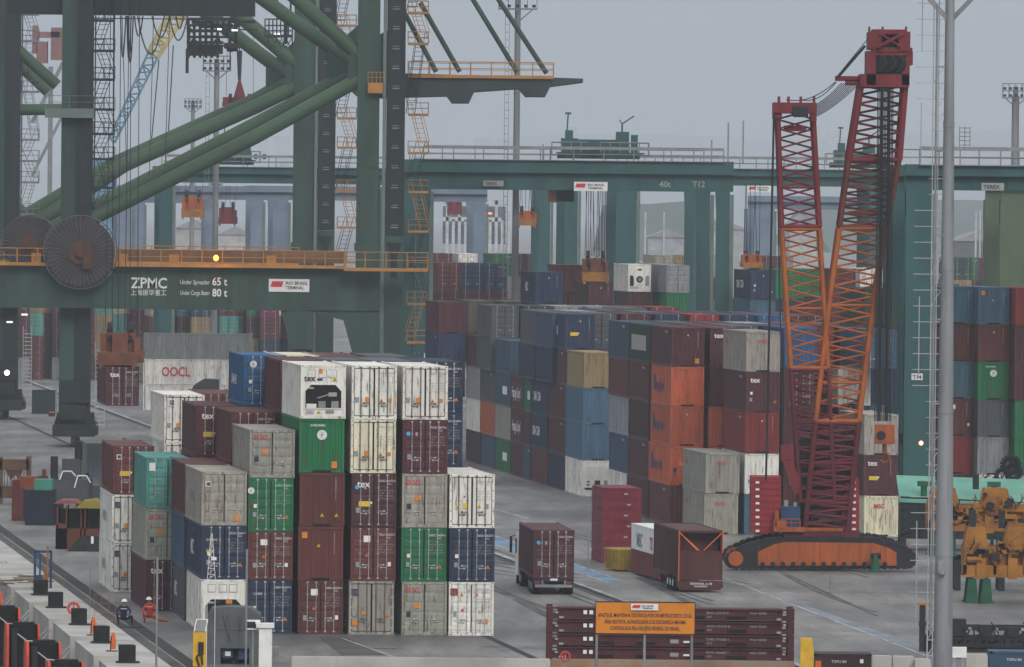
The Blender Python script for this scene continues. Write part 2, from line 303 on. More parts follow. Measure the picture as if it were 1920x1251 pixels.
def cbody(L, h, near):
    k = ('b', L, h, near)
    if k in _cm: return _cm[k]
    b = MB(); W_ = CW; t = .03
    for x in (0, W_-.13):
        for y in (0, L-.13): b.box(x, x+.13, y, y+.13, .0, h)
    for x in (.002, W_-.102):
        b.box(x, x+.1, .13, L-.13, .0, .15); b.box(x, x+.1, .13, L-.13, h-.12, h-.02)
    b.box(.13, W_-.13, L-.1, L-.01, .02, h-.03)
    b.box(.13, W_-.13, .0, .1, .0, .16) if near else b.box(.1, W_-.1, .0, .1, 0, h-.02)
    b.box(.13, W_-.13, .0, .1, h-.14, h-.01)
    if near: b.box(.12, W_-.12, .12, L-.12, .06, .12, 2)
    n = int((L-.26)/.28)*2
    for side in (0, 1):                     # corrugated side walls
        vs = []; fs = []; y = .13; st = (L-.26)/n
        xs = lambda d: (.03+d*.045) if side == 0 else (W_-.03-d*.045)
        prof = []
        for i in range(n):
            prof.append((y, i % 2)); prof.append((y+st*.62, i % 2)); y += st
        for yy, d in prof: vs += [(xs(d), yy, .15), (xs(d), yy, h-.12)]
        for i in range(len(prof)-1):
            a = i*2; fs.append((a, a+1, a+3, a+2) if side == 0 else (a, a+2, a+3, a+1))
        b.add(vs, fs)
    m = 40; vs = []; fs = []
    for i in range(m+1):
        y = .1+(L-.2)*i/m; z = h-.03-.02*(i % 2); vs += [(.1, y, z), (W_-.1, y, z)]
    for i in range(m): a = i*2; fs.append((a, a+1, a+3, a+2))
    b.add(vs, fs, 1)
    b.box(.0, .1, .13, L-.13, h-.022, h-.018, 1)
    for x in (-.006, W_-.172):              # corner castings
        for y in (-.008, L-.17):
            for z in (-.004, h-.118): b.box(x, x+.178, y, y+.178, z, z+.122, 0)
    for x in (.05, W_-.13):
        for z in (.035, h-.085): b.box(x, x+.07, -.012, .02, z, z+.05, 2)
    _cm[k] = b.mesh('body', [PAINT, ROOF, GASK]); return _cm[k]
def cdoor(h, ref, side):
    k = ('d', h, ref, side)
    if k in _cm: return _cm[k]
    b = MB(); x0, x1 = (.13, CW/2-.01) if side == 0 else (CW/2+.01, CW-.13); z0, z1 = .17, h-.15
    b.box(x0, x1, .035, .07, z0, z1)
    if ref:
        b.box(x0, x1, .025, .034, z0, z0+.03, 1); b.box(x0, x1, .025, .034, z1-.03, z1, 1)
        for x in (x0, x1-.035): b.box(x, x+.035, .02, .034, z0, z1, 1)
        for j in range(5):
            z = z0+.15+(z1-z0-.35)*j/4; xx = x0-.09 if side == 0 else x1-.03; b.box(xx, xx+.12, -.01, .03, z, z+.09, 2)
    else:
        n = 5; hh = (z1-z0)/n
        for j in range(n): 
            zz = z0+hh*j
            b.add([(x0+.06,.034,zz+.08),(x1-.06,.034,zz+.08),(x1-.06,.034,zz+hh-.02),(x0+.06,.034,zz+hh-.02),(x0+.06,.012,zz+.14),(x1-.06,.012,zz+.14),(x1-.06,.012,zz+hh-.08),(x0+.06,.012,zz+hh-.08)],
                  [(4,5,6,7),(0,1,5,4),(1,2,6,5),(2,3,7,6),(3,0,4,7)])
        for x in (x0, x1-.02): b.box(x, x+.02, .02, .034, z0, z1, 1)
        for j in range(4):
            z = z0+.2+(z1-z0-.5)*j/3; xx = x0-.08 if side == 0 else x1-.02; b.box(xx, xx+.1, -.005, .03, z, z+.12, 0)
    _cm[k] = b.mesh('door', [PAINT, GASK, GALV]); return _cm[k]
def cbar(h, i, ref=False):
    k = ('r', h, i, ref)
    if k in _cm: return _cm[k]
    x = (.50, .97, 1.47, 1.94)[i]; b = MB(); b.tube((x,-.02,.1), (x,-.02,h-.06), .030 if ref else .021, 6)
    for z in (.1, h-.14): b.box(x-.06, x+.06, -.035, .02, z, z+.07)
    for z in (.75, h*.5, h-.8): b.box(x-.045, x+.045, -.03, .03, z, z+.05)
    s = 1 if i % 2 == 0 else -1
    z = .72+(.14 if i in (1, 2) else 0); b.bar((x,-.03,z), (x+.36*s,-.03,z), .03, .035); b.box(x+.3*s-.05, x+.3*s+.05, -.03, .03, z-.05, z+.05)
    _cm[k] = b.mesh('locking_bar', [RBAR if ref else GALV]); return _cm[k]
def cend(h):
    k = ('e', h)
    if k in _cm: return _cm[k]
    b = MB(); vs = []; fs = []; prof = []; x = .13; n = 14; st = (CW-.26)/n
    for i in range(n): prof += [(x, i % 2), (x+st*.6, i % 2)]; x += st
    prof.append((CW-.13, n % 2))
    for xx, d in prof: vs += [(xx, .02+.05*d, .16), (xx, .02+.05*d, h-.14)]
    for i in range(len(prof)-1): a = i*2; fs.append((a, a+2, a+3, a+1))
    b.add(vs, fs); b.box(.72, CW-.72, -.006, .0, .005, .13, 1)  # gooseneck tunnel: its shade is drawn as a flat black strip
    _cm[k] = b.mesh('end_wall', [PAINT, GASK]); return _cm[k]
def creefer(h, kind):
    k = ('m', h, kind)
    if k in _cm: return _cm[k]
    b = MB(); b.box(.13, CW-.13, .02, .08, .16, h-.14)
    if kind == 'big':        # wide black eight-cornered bay with the machinery in it
        z0, z1 = .55, 1.85; o = [(.22,z0),(CW-.22,z0),(CW-.22,z1-.35),(CW-.55,z1),(.55,z1),(.22,z1-.35)]
        b.prism(o, -.001, .019, 'y', 1)
        for i in range(6):
            p, q_ = o[i], o[(i+1) % 6]; b.bar((p[0],-.01,p[1]), (q_[0],-.01,q_[1]), .05, .05, 0)
        b.box(.3, .85, -.03, 0, .58, .8, 0); b.box(.95, 1.35, -.04, 0, .58, .95, 2); b.box(1.65, 2.05, -.03, 0, .58, .95, 2); b.box(1.5, 1.95, -.03, 0, 1.2, 1.42, 3); b.tube((.9,-.02,1.1),(1.5,-.02,1.3), .05, 6, 2)
        b.box(.4,.7,-.03,0,1.6,1.7,3)
        for x in (.35, .95, 1.5): b.box(x, x+.45, -.004, .019, 2.2, 2.65, 4); b.box(x+.04, x+.41, -.01, -.004, 2.24, 2.61, 0)
        b.box(1.35, 1.8, -.006, .0, .28, .46, 2); b.box(.3, .7, -.006, 0, .25, .45, 4)
    elif kind == 'round':    # fan behind a tapered cowl
        b.prism([(.5,1.75),(CW-.5,1.75),(CW-.8,.75),(.8,.75)], -.03, .019, 'y', 0)
        b.tube((CW/2,-.05,1.3), (CW/2,.0,1.3), .36, 20, 1); b.tube((CW/2,-.07,1.3), (CW/2,-.05,1.3), .2, 16, 2)
        b.box(.2, .6, -.01, .019, .6, 1.7, 1); b.box(CW-.6, CW-.2, -.01, .019, .6, 1.7, 2); b.box(.2, 1.1, -.02, .0, .3, .55, 4)
        b.box(1.0, 1.45, -.01, .0, 2.25, 2.4, 1)
    else:                    # slatted upper panel, small black control window
        for j in range(6): b.box(.3, CW-.3, -.02, .01, 1.5+j*.17, 1.6+j*.17, 0)
        b.box(1.0, 1.45, -.01, .019, .85, 1.3, 1); b.box(.35, .6, -.01, .019, 1.15, 1.25, 1); b.box(.35, .6, -.01, .019, .9, 1.0, 1); b.box(1.75, 2.1, -.01, .019, .85, 1.3, 2); b.box(.2, CW-.2, -.012, .0, .55, .7, 1)
    _cm[k] = b.mesh('cooling_unit', [WREF, GASK, GRY, DC['p'], GALV]); return _cm[k]
RBAR = mat('dull grey bar', (.15,.15,.155), .5, .3)
WREF = mat('reefer white', (.74,.73,.68), .5, 0, .12, 2, streak=True, dirtamt=.3, rust=.25)
# lettering and stickers: z measured down from the top in fractions of the height, x in fractions of the width
_n = [0]
def num():
    _n[0] += 1; r = random.Random(_n[0]); return ''.join(r.choice('ABCDEGHKLMNPRSTUX') for _ in range(3))+'U %06d %d' % (r.randrange(999999), r.randrange(10))
def deco(keys, h, c, style):
    b = MB(); y = -.03; P = lambda x, z: (x*CW, y, z*h)
    I = lambda k: DK.index(k)
    light = c in ('gry', 'wht', 'cre', 'lgr', 'bei', 'tea', 'tan', 'ora'); ink = 'k' if light else 'w'
    def sq(x, z, w, hh, k): b.box(x*CW, (x+w)*CW, y, y+.01, z*h, (z+hh)*h, I(k))
    def tri(x, z, s, k): b.prism([(x*CW-s/2, z*h), (x*CW+s/2, z*h), (x*CW, z*h+s*.85)], y, y+.01, 'y', I(k)); b.prism([(x*CW-s/7, z*h+s*.1), (x*CW+s/7, z*h+s*.1), (x*CW, z*h+s*.5)], y-.004, y, 'y', I('k' if k != 'w' else 'p'))
    def emblem(x, z, r, k, inner):
        b.tube((x*CW, y+.01, z*h), (x*CW, y, z*h), r, 20, I(k))
        for a in range(8): t = a*math.pi/4+.2; b.bar((x*CW+math.cos(t)*r*.3, y-.004, z*h+math.sin(t)*r*.3), (x*CW+math.cos(t)*r*.82, y-.004, z*h+math.sin(t)*r*.82), r*.12, .004, I(inner))
        b.tube((x*CW, y, z*h), (x*CW, y-.006, z*h), r*.25, 10, I(inner))
    for k in keys.split('+'):
        if k == 'num':
            b.text(num(), P(.62, .84), .17, I(ink if not light else 'p'), wmax=.85); b.text('45G1' if h > 2.7 else '42G1', P(.78, .79), .12, I(ink if not light else 'p'))
            for j, s in enumerate(('MAX GR  30480 KG', 'TARE     3900 KG', 'NET     26580 KG', 'CU.CAP  76.3 CU.M')): b.text(s, P(.62, .67-j*.05), .10, I('p'), wmax=.8)
        elif k == 'tex': b.text('tex', P(.12, .74), .52, I('w' if not light else 'k'), bold=True)
        elif k == 'oocl': b.text('OOCL', P(.08, .80), .36, I('r'), bold=True, wmax=.85)
        elif k == 'oocle': b.text('OOCL', P(.32, .72), .3, I('r'), bold=True, wmax=.8)
        elif k == 'eg': b.text('EVERGREEN', P(.25, .86), .15, I('w'), bold=True, wmax=1.2); emblem(.5, .70, .27, 'w', 'g')
        elif k == 'egs': emblem(.06, .76, .18, 'w', 'g')
        elif k == 'rnd': emblem(.22, .82, .2, 'w', 'g')
        elif k == 'H': sq(.03, .75, .16, .13, 'm'); b.text('H', P(.06, .765), .32, I('w'), bold=True)
        elif k == 'ham': sq(.08, .73, .14, .12, 'n'); [b.bar(((.10)*CW, y-.006, (.76+.03*j)*h), (.20*CW, y-.006, (.785+.03*j)*h), .04, .01, I('y')) for j in range(2)]
        elif k == 'mrk': sq(.08, .72, .13, .10, 'w'); sq(.10, .735, .09, .07, 'k')
        elif k == 'st1': sq(.07, .32, .09, .09, 'g'); sq(.30, .32, .11, .09, 'o'); tri(.66, .32, .22, 'o'); sq(.78, .33, .11, .06, 'o')
        elif k == 'st2': sq(.07, .34, .09, .10, 'g'); sq(.28, .37, .10, .06, 'o'); tri(.84, .34, .24, 'o'); sq(.07, .17, .12, .09, 'o')
        elif k == 'st3': sq(.10, .34, .10, .10, 'k'); sq(.27, .50, .15, .09, 'o'); 
        elif k == 'st4': sq(.10, .36, .07, .09, 'g'); tri(.28, .74, .22, 'o'); tri(.62, .74, .22, 'o'); sq(.28, .45, .05, .05, 'r'); sq(.78, .22, .09, .09, 'o')
        elif k == 'st5': tri(.17, .36, .24, 'y'); sq(.30, .36, .12, .1, 'y'); tri(.66, .38, .22, 'y'); sq(.80, .37, .07, .08, 'g'); tri(.33, .57, .12, 'k')
        elif k == 'st6': sq(.11, .25, .08, .10, 'g'); sq(.28, .72, .15, .12, 'w'); tri(.35, .45, .2, 'o'); sq(.82, .27, .07, .08, 'w')
        elif k == 'st7': sq(.1, .27, .08, .09, 'g'); tri(.85, .24, .24, 'o'); sq(.12, .44, .07, .07, 'w')
        elif k == 'st8': sq(.10, .26, .09, .1, 'g'); b.tube((.12*CW, y+.01, .74*h), (.12*CW, y, .74*h), .12, 14, I('b')); sq(.28, .7, .05, .07, 'p')
        elif k == 'st9': sq(.08, .78, .12, .12, 'o'); tri(.45, .62, .2, 'y')
        elif k == 'st10': tri(.5, .18, .22, 'y'); tri(.82, .18, .22, 'y')
        elif k == 'st11': sq(.16, .38, .26, .10, 'y'); sq(.4, .43, .06, .04, 'w')
        elif k == 'st12': sq(.06, .74, .14, .16, 'w')
        elif k == 'yp': sq(.72, .08, .12, .13, 'o')
        elif k == 'tr': tri(.5, .78, .16, 'w')
        elif k == 'rt': b.text('tex', P(.07, .70), .45, I('k'), bold=True); sq(.4, .84, .08, .09, 'o'); sq(.58, .80, .2, .1, 'w'); tri(.75, .70, .3, 'y'); tri(.4, .10, .22, 'y'); sq(.36, .71, .12, .04, 'n')
        elif k == 'rs': sq(.55, .55, .14, .07, 'o'); sq(.32, .57, .1, .03, 'n')
        elif k == 'vt': 
            for j in range(11): b.text('TXGU4830172'[j], P(.80, .88-j*.038), .10, I('w'), center=True)
        elif k == 'msc': b.text('MSC', P(.10, .5), .24, I('y'), bold=True); b.text('SHIPPING', P(.10, .72), .14, I('w'))
        elif k == 'car': sq(.1, .76, .16, .15, 'w'); sq(.12, .78, .12, .11, 'k')
        elif k == 'lin': b.text('LINER', P(.15, .72), .18, I('w'))
        elif k == 'rust': [sq(a, c_, .012, d_, 'm') for a, c_, d_ in ((.34,.35,.4),(.62,.3,.35),(.75,.2,.45),(.2,.5,.2),(.84,.55,.2),(.3,.15,.12))]
        elif k == 'msr': b.text('MSC', P(.28, .7), .42, I('r'), bold=True)
    return b
def sidedeco(keys, h, c, L):
    b = MB(); x = -.012; I = lambda k: DK.index(k); ux = (0, -1, 0); uz = (0, 0, 1)
    for k in keys.split('+'):
        if k == 'hap': b.box(x, x+.005, L*.80, L*.86, h*.35, h*.75, I('n')); b.text('Hapag-Lloyd', (x, L*.78, h*.38), 1.05, I('n'), ux, uz, bold=True, wmax=L*.62)
        elif k == 'haw': b.text('Hapag-Lloyd', (x, L*.9, h*.34), 1.3, I('w'), ux, uz, bold=True, wmax=L*.8)
        elif k == 'msc': b.text('MSC', (x, L*.66, h*.38), 1.15, I('w'), ux, uz, bold=True, wmax=L*.36); b.text('4', (x, L*.5, h*.82), .3, I('w'), ux, uz)
        elif k == 'cma': b.text('CMA CGM', (x, L*.85, h*.38), 1.1, I('w'), ux, uz, bold=True, wmax=L*.62)
        elif k == 'dal': b.text('SAFMARINE', (x, L*.8, h*.38), .8, I('w'), ux, uz, bold=True, wmax=L*.6)
        elif k == 'ham': b.text('HAMBURG', (x, L*.8, h*.38), .9, I('p'), ux, uz, bold=True, wmax=L*.6)
        elif k == 'ooc': b.text('OOCL', (x, L*.9, h*.65), .55, I('r'), ux, uz, bold=True, wmax=L*.2)
        elif k == 'num': b.text('TEXU 482910', (x, L*.3, h*.84), .24, I('w' if c not in ('gry','wht','bei','cre','lgr') else 'p'), ux, uz)
        elif k == 'lab': b.box(x, x+.005, L*.2, L*.5, h*.35, h*.6, I('w'))
        elif k == 'whp': b.box(x, x+.005, L*.15, L*.85, h*.3, h*.7, I('p'))
    return b
ALL = []
def container(loc, h, style, c, dec='', side='', L=12.19, yaw=YAW, near=True, label='', group=None, parent=None):
    rgb, word = COL[c]; ref = style in ('r', 'B', 'O', 'N')
    name = 'refrigerated_container' if ref else 'shipping_container'
    j = random.uniform(.86, 1.12); k_ = .012 if c in ('wht', 'cre') else .04; j = 1+(j-1)*(.4 if c in ('wht', 'cre') else 1); rgb = tuple(max(0, min(1, a*j*random.uniform(1-k_, 1+k_))) for a in rgb)
    t = thing(name, label, 'container', loc, yaw+random.uniform(-.005, .005), group); ALL.append(t)
    link('body', cbody(L, h, True), t, rgb)
    if style in ('d', 'r'):
        for s in (0, 1):
            d = link('door', cdoor(h, style == 'r', s), t, rgb)
            if near:
                for i in ((0, 1) if s == 0 else (2, 3)): link('locking_bar', cbar(h, i, style == 'r'), d)
            else:
                for i in ((0,) if s == 0 else (3,)): link('locking_bar', cbar(h, i), d)
    elif style == 'e': link('end_wall', cend(h), t, rgb)
    else: link('cooling_unit', creefer(h, {'B': 'big', 'O': 'round', 'N': 'slat'}[style]), t, rgb)
    if dec:
        b = deco(dec, h, c, style)
        if b.v: b.build('markings', DM, t)
    if side:
        b = sidedeco(side, h, c, L)
        if b.v: b.build('side_lettering', DM, t)
    return t
POS = ['bottom', 'second from bottom', 'third from bottom', 'fourth from bottom', 'fifth from bottom', 'sixth from bottom']
KW = {'d': 'container with doors', 'e': 'container, blank corrugated end', 'r': 'refrigerated container with doors', 'B': 'refrigerated container with black machinery bay', 'O': 'refrigerated container with round fan', 'N': 'refrigerated container with slatted cooling panel'}
def column(px, py, Y, tiers, phrase, group, near=True, L=12.19, yaw=YAW, dz=0, loc=None):
    p = loc or at(px, py, Y); x, y = p.x, p.y; z = dz; n = len(tiers)
    for i, s in enumerate(tiers):
        a = s.split(':'); h = 2.59 if a[0].endswith('5') else 2.9; a0 = a[0].rstrip('5')
        if a0 != '-':
            st, c = a0[0], a0[1:]; dec = a[1] if len(a) > 1 else ''; sd_ = a[2] if len(a) > 2 else ''
            pos = 'topmost' if i == n-1 and n > 1 else POS[i]
            if n == 1: pos = 'single'
            kw = KW[st] if near else {'d': 'container', 'e': 'container'}.get(st, 'refrigerated container')
            ph = phrase
            for kk in (kw, kw.split(' with')[0].split(',')[0], 'container'):
                lab = '%s %s, %s in %s' % (COL[c][1], kk, pos, ph)
                if len(lab.split()) <= 16: break
            else:
                lab = '%s container, %s: %s' % (COL[c][1], pos.replace(' from bottom', ' tier').replace('bottom', 'lowest'), ph.replace('of the ', '').replace('the ', ''))
            container((x+random.uniform(-.045, .045), y+random.uniform(-.05, .05), z+.005), h, st, c, dec, sd_, L, yaw, near, lab, group)
        z += h+.012
G1 = 'containers stacked in the near block'
N1 = lambda *a: column(*a, group=G1)
N1(377, 1190, 432, ['Bwht:rs', 'dnav:num+st7+msc:msc', 'dgry:num+mrk+yp:ham'], 'the third-from-left tall near column')
N1(464, 1191, 432, ['dnav:num+st7+lin', 'dbrn5:num+st6', 'dgrn:num+st7+egs:', 'dgry5:num+oocl+st3:ooc'], 'the near column topped by grey doors')
N1(559, 1192, 432, ['dbrn:num+st6', 'ebrn:vt+st9', 'ebrn:vt+st10', 'egrn:eg+yp', 'Bwht:rt'], 'the near column topped by a black machinery bay')
N1(655, 1192, 432, ['rgry:num+ham+st2', 'dbrn:num+st6', 'dmar:num+tex+st11+st8', 'rcre:num+st1', 'rwht:num+st1'], 'the third near column from the right')
N1(752, 1192, 432, ['dgry:num+oocl+st3', 'dgrn:num+st7', 'dgry:num+oocl+st3', 'dmar:num+st8', 'rwht:num+st1'], 'the second near column from the right')
N1(841, 1192, 432, ['dwht:num+H+st4', 'dnav:num+st7', 'rwht:num+st5'], 'the rightmost column of the near block')
N1(344, 1172, 445, ['emar::msc', 'embl::dal', 'ebrn::'], 'the narrow column behind the grey-beige doors') if 0 else column(344, 1172, 445, ['esla::msc', 'embl::', 'ebrn::'], 'the narrow column left of the grey-beige doors', G1)
column(271, 1149, 455, ['dmar:num+tex+yp', 'dgry:num+oocl+st3:ooc', 'dtea:num+st12'], 'the column topped by the turquoise container', G1)
column(209, 1108, 477, ['rwht:num+ham+st1:ham', 'rwht:num+ham+st1:ham', 'dbrn:num+mrk+st11'], 'the leftmost column of the near block', G1)
column(307, 900, 484, ['rwht:num', 'rwht:num+st1', 'rwht:num+st1', 'rwht:num+st1+car'], 'the left rear column with a white roof', G1)
column(368, 900, 458.5, ['dbrn', 'dbrn', 'dbrn', 'dmar:num+tex+st11'], 'the rear column left of the grey doors', G1)
column(433, 900, 445.5, ['dbrn', 'dbrn', 'dbrn', 'dbrn:num+st7'], 'the rear column just behind the grey doors', G1)
column(380, 900, 488, ['-', '-', '-', 'dbrn:num+st7'], 'the rearmost column with a red-brown roof', G1)
column(456, 900, 459, ['dnav', 'dnav', 'dnav', 'dmbl', 'dblu:num+st7+rnd:dal'], 'the rear column topped by the bright blue one', G1)
column(526, 800, 445.6, ['-', '-', '-', 'dbrn', 'ebrn::'], 'the rear column left of the tallest white reefer', G1)
for px, Y, c in ((611, 446, 'sla'), (697, 446.2, 'sla'), (783-86+86, 445.4, None)):
    if c: column(px, 800, Y, ['-', '-', '-', '-', 'd'+c], 'the rear column at %s' % ('the left' if px < 650 else 'the middle'), G1)
column(786, 800, 445.3, ['dnav:num', 'dnav:num+st7', 'dnav:num+st7', 'dnav:num+st7', 'dnav:num+st7'], 'the navy column behind the right white reefers', G1)
column(522, 800, 459.4, ['-', '-', '-', '-', 'rcre'], 'the second rear row, cream roof', G1)
column(598, 800, 459.2, ['-', '-', '-', '-', 'dbrn'], 'the second rear row, maroon roof', G1)
column(690, 800, 459.2, ['-', '-', '-', '-', 'dsla'], 'the second rear row, grey roof', G1)
# ------------------------------------------------ yard block to the right
G2 = 'containers stacked in the right yard block'
BAYW = ['nearest bay', 'second bay back', 'third bay back', 'fourth bay back', 'fifth bay back', 'sixth bay back', 'seventh bay back', 'eighth bay back']
def bayloc(px, py, Y, dt): p = at(px, py, Y); return (p.x-math.sin(YAW)*dt, p.y+math.cos(YAW)*dt)
def wall(px, py, Y, bays, phrase, group, gap=.45, start=0):
    d = start
    for i, (LL, tiers) in enumerate(bays):
        x, y = bayloc(px, py, Y, d)
        column(0, 0, 0, tiers, '%s of %s' % (BAYW[i], phrase), group, False, LL, loc=V((x, y, 0))); d += LL+gap
wall(1255, 980, 588, [(12.19, ['ebrn::num', 'eorg:vt+st3:hap', 'eorg:tr:hap', 'eorg::hap', 'emar:tr+vt+yp:num']),
    (12.19, ['emar', 'emar::num', 'edbr', 'emar::num', 'edgr::whp']), (12.19, ['ewht', 'embl::num', 'elgr', 'ebrn', 'embl::num'])], 'the orange-fronted wall', G2)
column(1327, 980, 588, ['-', 'eorg', 'eorg', 'emar', 'emar:tex:'], 'the partly hidden column right of the orange stack', G2)
column(1321, 1005, 572, ['egry:oocle:ooc', 'egry:oocle:ooc'], 'the low grey-beige pair before the orange stack', G2)
column(1396, 1003, 572, ['esky', 'ewht:st7', 'ered:tr+vt:num', 'emar:tex+st7:num', 'egry:oocle:ooc'], 'the column topped grey-beige left of the red crane', G2)
column(1468, 900, 592, ['ebrn:vt', 'dmar:num', 'emar:tr', 'dmar:num', 'eblu'], 'the column right behind the red lattice mast', G2)
column(1538, 900, 606, ['-', 'dnav:num', 'ewht', 'dmar:num', 'emar'], 'the column seen between the two red lattices', G2)
column(1570, 900, 596, ['ewht', 'ewht', 'dnav:num', 'ewht'], 'the white column behind the red boom', G2)
column(1619, 1008, 571, ['ecre:rust+msr', 'emar:tex+vt+st11', 'egry:rust'], 'the column right of the red boom', G2)
column(1619, 900, 600, ['-', '-', '-', 'enav', 'emar', 'edgr'], 'the tall dark column behind the boom ropes', G2)
# roofs of the rows behind the orange-fronted wall
rr = random.Random(4)
RC = [['mar', 'sky', 'mar', 'red', 'mbl'], ['mar', 'sla', 'nav', 'red', 'nav'], ['sla', 'mar', 'lgr', 'brn', 'sla']]
for k in (0, 1, 2):
    for i in range(5):
        x, y = bayloc(1255, 980, 588, k*12.64+(0 if k else .0)); p = V((x+2.84*(i+1), y, 0))
        if k == 0 and i < 4: continue
        column(0, 0, 0, ['-', '-', '-', '-', 'd'+RC[k][i]], 'column %d from the left in the %s behind the orange wall' % (i+2, ['front row', 'second row', 'third row'][k]), G2, False, loc=p)
for k, Y in enumerate((664, 677, 712)):
    for i in range(8):
        x, y = bayloc(1255, 980, 588, Y-588)
        if k == 2 and i in (6, 7): continue
        column(0, 0, 0, ['-', '-', '-', rr.choice(['dnav', 'dmar', 'dsla']), 'd'+[['mbl','sla','mar','nav','red','nav','blu','mar'],['sla','lgr','mar','sla','mar','nav','mar','brn'],['sla','dgr','lgr','lgr','brn','red','mar','mar']][k][i]],
               'column %d of %s behind the orange wall' % (i+1, ['the fourth row', 'the fifth row', 'the sixth row'][k]), G2, False, loc=V((x+2.84*i, y, 0)))
# ------------------------------------------------ yard block left of it
G3 = 'containers stacked in the middle yard block'
wall(1092, 930, 645, [(12.19, ['Nwht::', 'emsky'.replace('m',''), 'esky::', 'etan::']), (12.19, ['enav', 'emar::num', 'emar::num', 'emar::num', 'enav:st11+vt+tr:cma']),
    (12.19, ['ebrn', 'enav::cma', 'enav::cma', 'ered::num']), (6.06, ['embl::num', 'emar', 'egrn::lab', 'emar']), (9.4, ['emar', 'emar::haw', 'emar::haw']),
    (12.19, ['egrn::lab', 'egry', 'embl::lab', 'embl']), (12.19, ['embl', 'eorg', 'esla::num', 'esla']), (12.19, ['edbr', 'ewht', 'elgr::num', 'emar:tex'])], 'the wall with the tan top', G3, .35)
for (px, py, Y, t, ph) in (
    (1143, 700, 652, ['-', '-', '-', 'enav'], 'the column hidden right of the tan one'),
    (923, 660, 716, ['-', '-', 'enav', 'ebrg:rust:num'], 'the slot behind the blue and orange wall'),
    (878, 600, 748, ['-', '-', '-', 'emar:tex', 'ebrg:rust:ham'], 'the column topped by the left brown-grey container'),
    (942, 600, 746, ['-', '-', '-', 'enav::cma', 'ebrg'], 'the column topped by the right brown-grey container'),
    (1000, 600, 742, ['-', '-', '-', 'enav::cma', 'esla'], 'the column right of the two brown-grey tops'),
    (823, 600, 735, ['-', '-', 'emar', 'enav::num', 'emar'], 'the column beside the teal crane leg'),
    (1005, 540, 728, ['-', '-', '-', '-', 'emar', 'enav:tr+vt:msc'], 'the column topped by the navy one with white letters'),
    (1050, 540, 826, ['-', '-', '-', '-', 'emar', 'ebrn'], 'the column right of the navy one'),
    (820, 540, 838, ['-', '-', '-', '-', 'dmar', 'dbrn'], 'the far left column beside the teal leg'),
    (864, 540, 838, ['-', '-', '-', '-', 'dmar', 'dnav'], 'the navy far column with pale roof'),
    (908, 540, 838, ['-', '-', '-', '-', 'dmar', 'dnav:num'], 'the next navy far column with pale roof'),
    (1115, 590, 690, ['-', '-', '-', '-', 'embl'], 'the blue roof above the tan container'),
    (1160, 590, 700, ['-', '-', '-', '-', 'esla'], 'the slate roof above the tan container'),
    (1178, 530, 846, ['-', '-', '-', '-', 'emar', 'Owht'], 'the column topped by the reefer with round fan'),
    (1222, 530, 856, ['-', '-', '-', '-', 'egry', 'elgr'], 'the column right of the round-fan reefer'),
    (1250, 530, 840, ['-', '-', '-', '-', 'egrn', 'dlgr:num'], 'the far column with pale grey doors'),
    (1408, 540, 780, ['-', '-', '-', '-', 'esky', 'enav:st7+tr:cma'], 'the far column right of the teal legs'),
    (1452, 540, 790, ['-', '-', '-', '-', 'enav', 'egrn'], 'the green far column behind the red mast'),
    (1494, 540, 800, ['-', '-', '-', '-', 'emar', 'egrn'], 'the green far column inside the red mast'),
    (1560, 540, 810, ['-', '-', '-', '-', 'emar', 'emar'], 'the maroon far column between the lattices'),
    (1612, 540, 820, ['-', '-', '-', '-', 'emar', 'dwht:num'], 'the white far column inside the red boom')):
    column(px, py, Y, t, ph, G3, False)
# ------------------------------------------------ right edge block and far rows
G4 = 'containers stacked at the right edge'
column(1766, 800, 622, ['ebrn', 'ered', 'ebrn:vt+st6', 'esky:rnd', 'ebrn:vt', 'esky:vt'], 'the right-edge column beside the grey pole', G4)
column(1833, 800, 620, ['dwht', 'elgr', 'esla:vt', 'egrn:eg', 'ebrn:vt+tr', 'esky:vt+st9'], 'the right-edge column with green blank end', G4)
column(1902, 800, 618, ['-', 'egrn', 'egrn', 'emar', 'emar', 'ered'], 'the rightmost column, cut by the frame', G4)
column(1698, 800, 632, ['-', '-', '-', 'enav', 'emar', 'embl'], 'the column behind the thin ladder mast', G4)
column(1740, 800, 640, ['-', '-', '-', 'enav', 'emar', 'enav'], 'the column just left of the grey pole', G4)
G5 = 'far containers seen through the cranes'
fr = random.Random(11)
FC = [('brn',812,470),('wht',860,470),('grn',925,470),('mar',948,470),('mar',985,470),('wht',1005,470),('bei',1228,475),('tan',1262,475),('lgr',1292,475),('lgr',1335,480),('mar',1430,480),('lgr',1452,490),('dgr',1788,475),('grn',1800,475),('mag',1822,475),('lgr',1853,475)]
for i, (c, px, py) in enumerate(FC):
    column(px, py, 1020+i*2.1, ['-', '-', '-', 'd'+fr.choice(['mar', 'nav', 'sla']), 'd'+fr.choice(['mar', 'tan', 'nav', 'lgr']), 'd'+c+(':num' if c in ('wht', 'grn') else '')], 'the far row, place %d from the left' % (i+1), G5, False)
FL = ['mar','tan','ora','brn','dgr','mar','tea','bei','tan','brn','bei','grn','sky','nav','red','mar','red','grn','mag','wht','brn','nav']
for i, c in enumerate(FL):
    px = 20+i*24.5
    if 108 < px < 172 : pass
    column(px*1.06, 600, 1040+fr.uniform(0, 26), ['-' if px > 250 else 'd'+fr.choice(['mar', 'bei', 'lgr', 'brn']), 'd'+fr.choice(['mar', 'tan', 'brn', 'dbr', 'nav']), 'd'+fr.choice(['mar', 'tan', 'brn', 'tea', 'grn', 'red']), 'd'+c], 'the row under the green portal beam, place %d' % (i+1), G5, False)
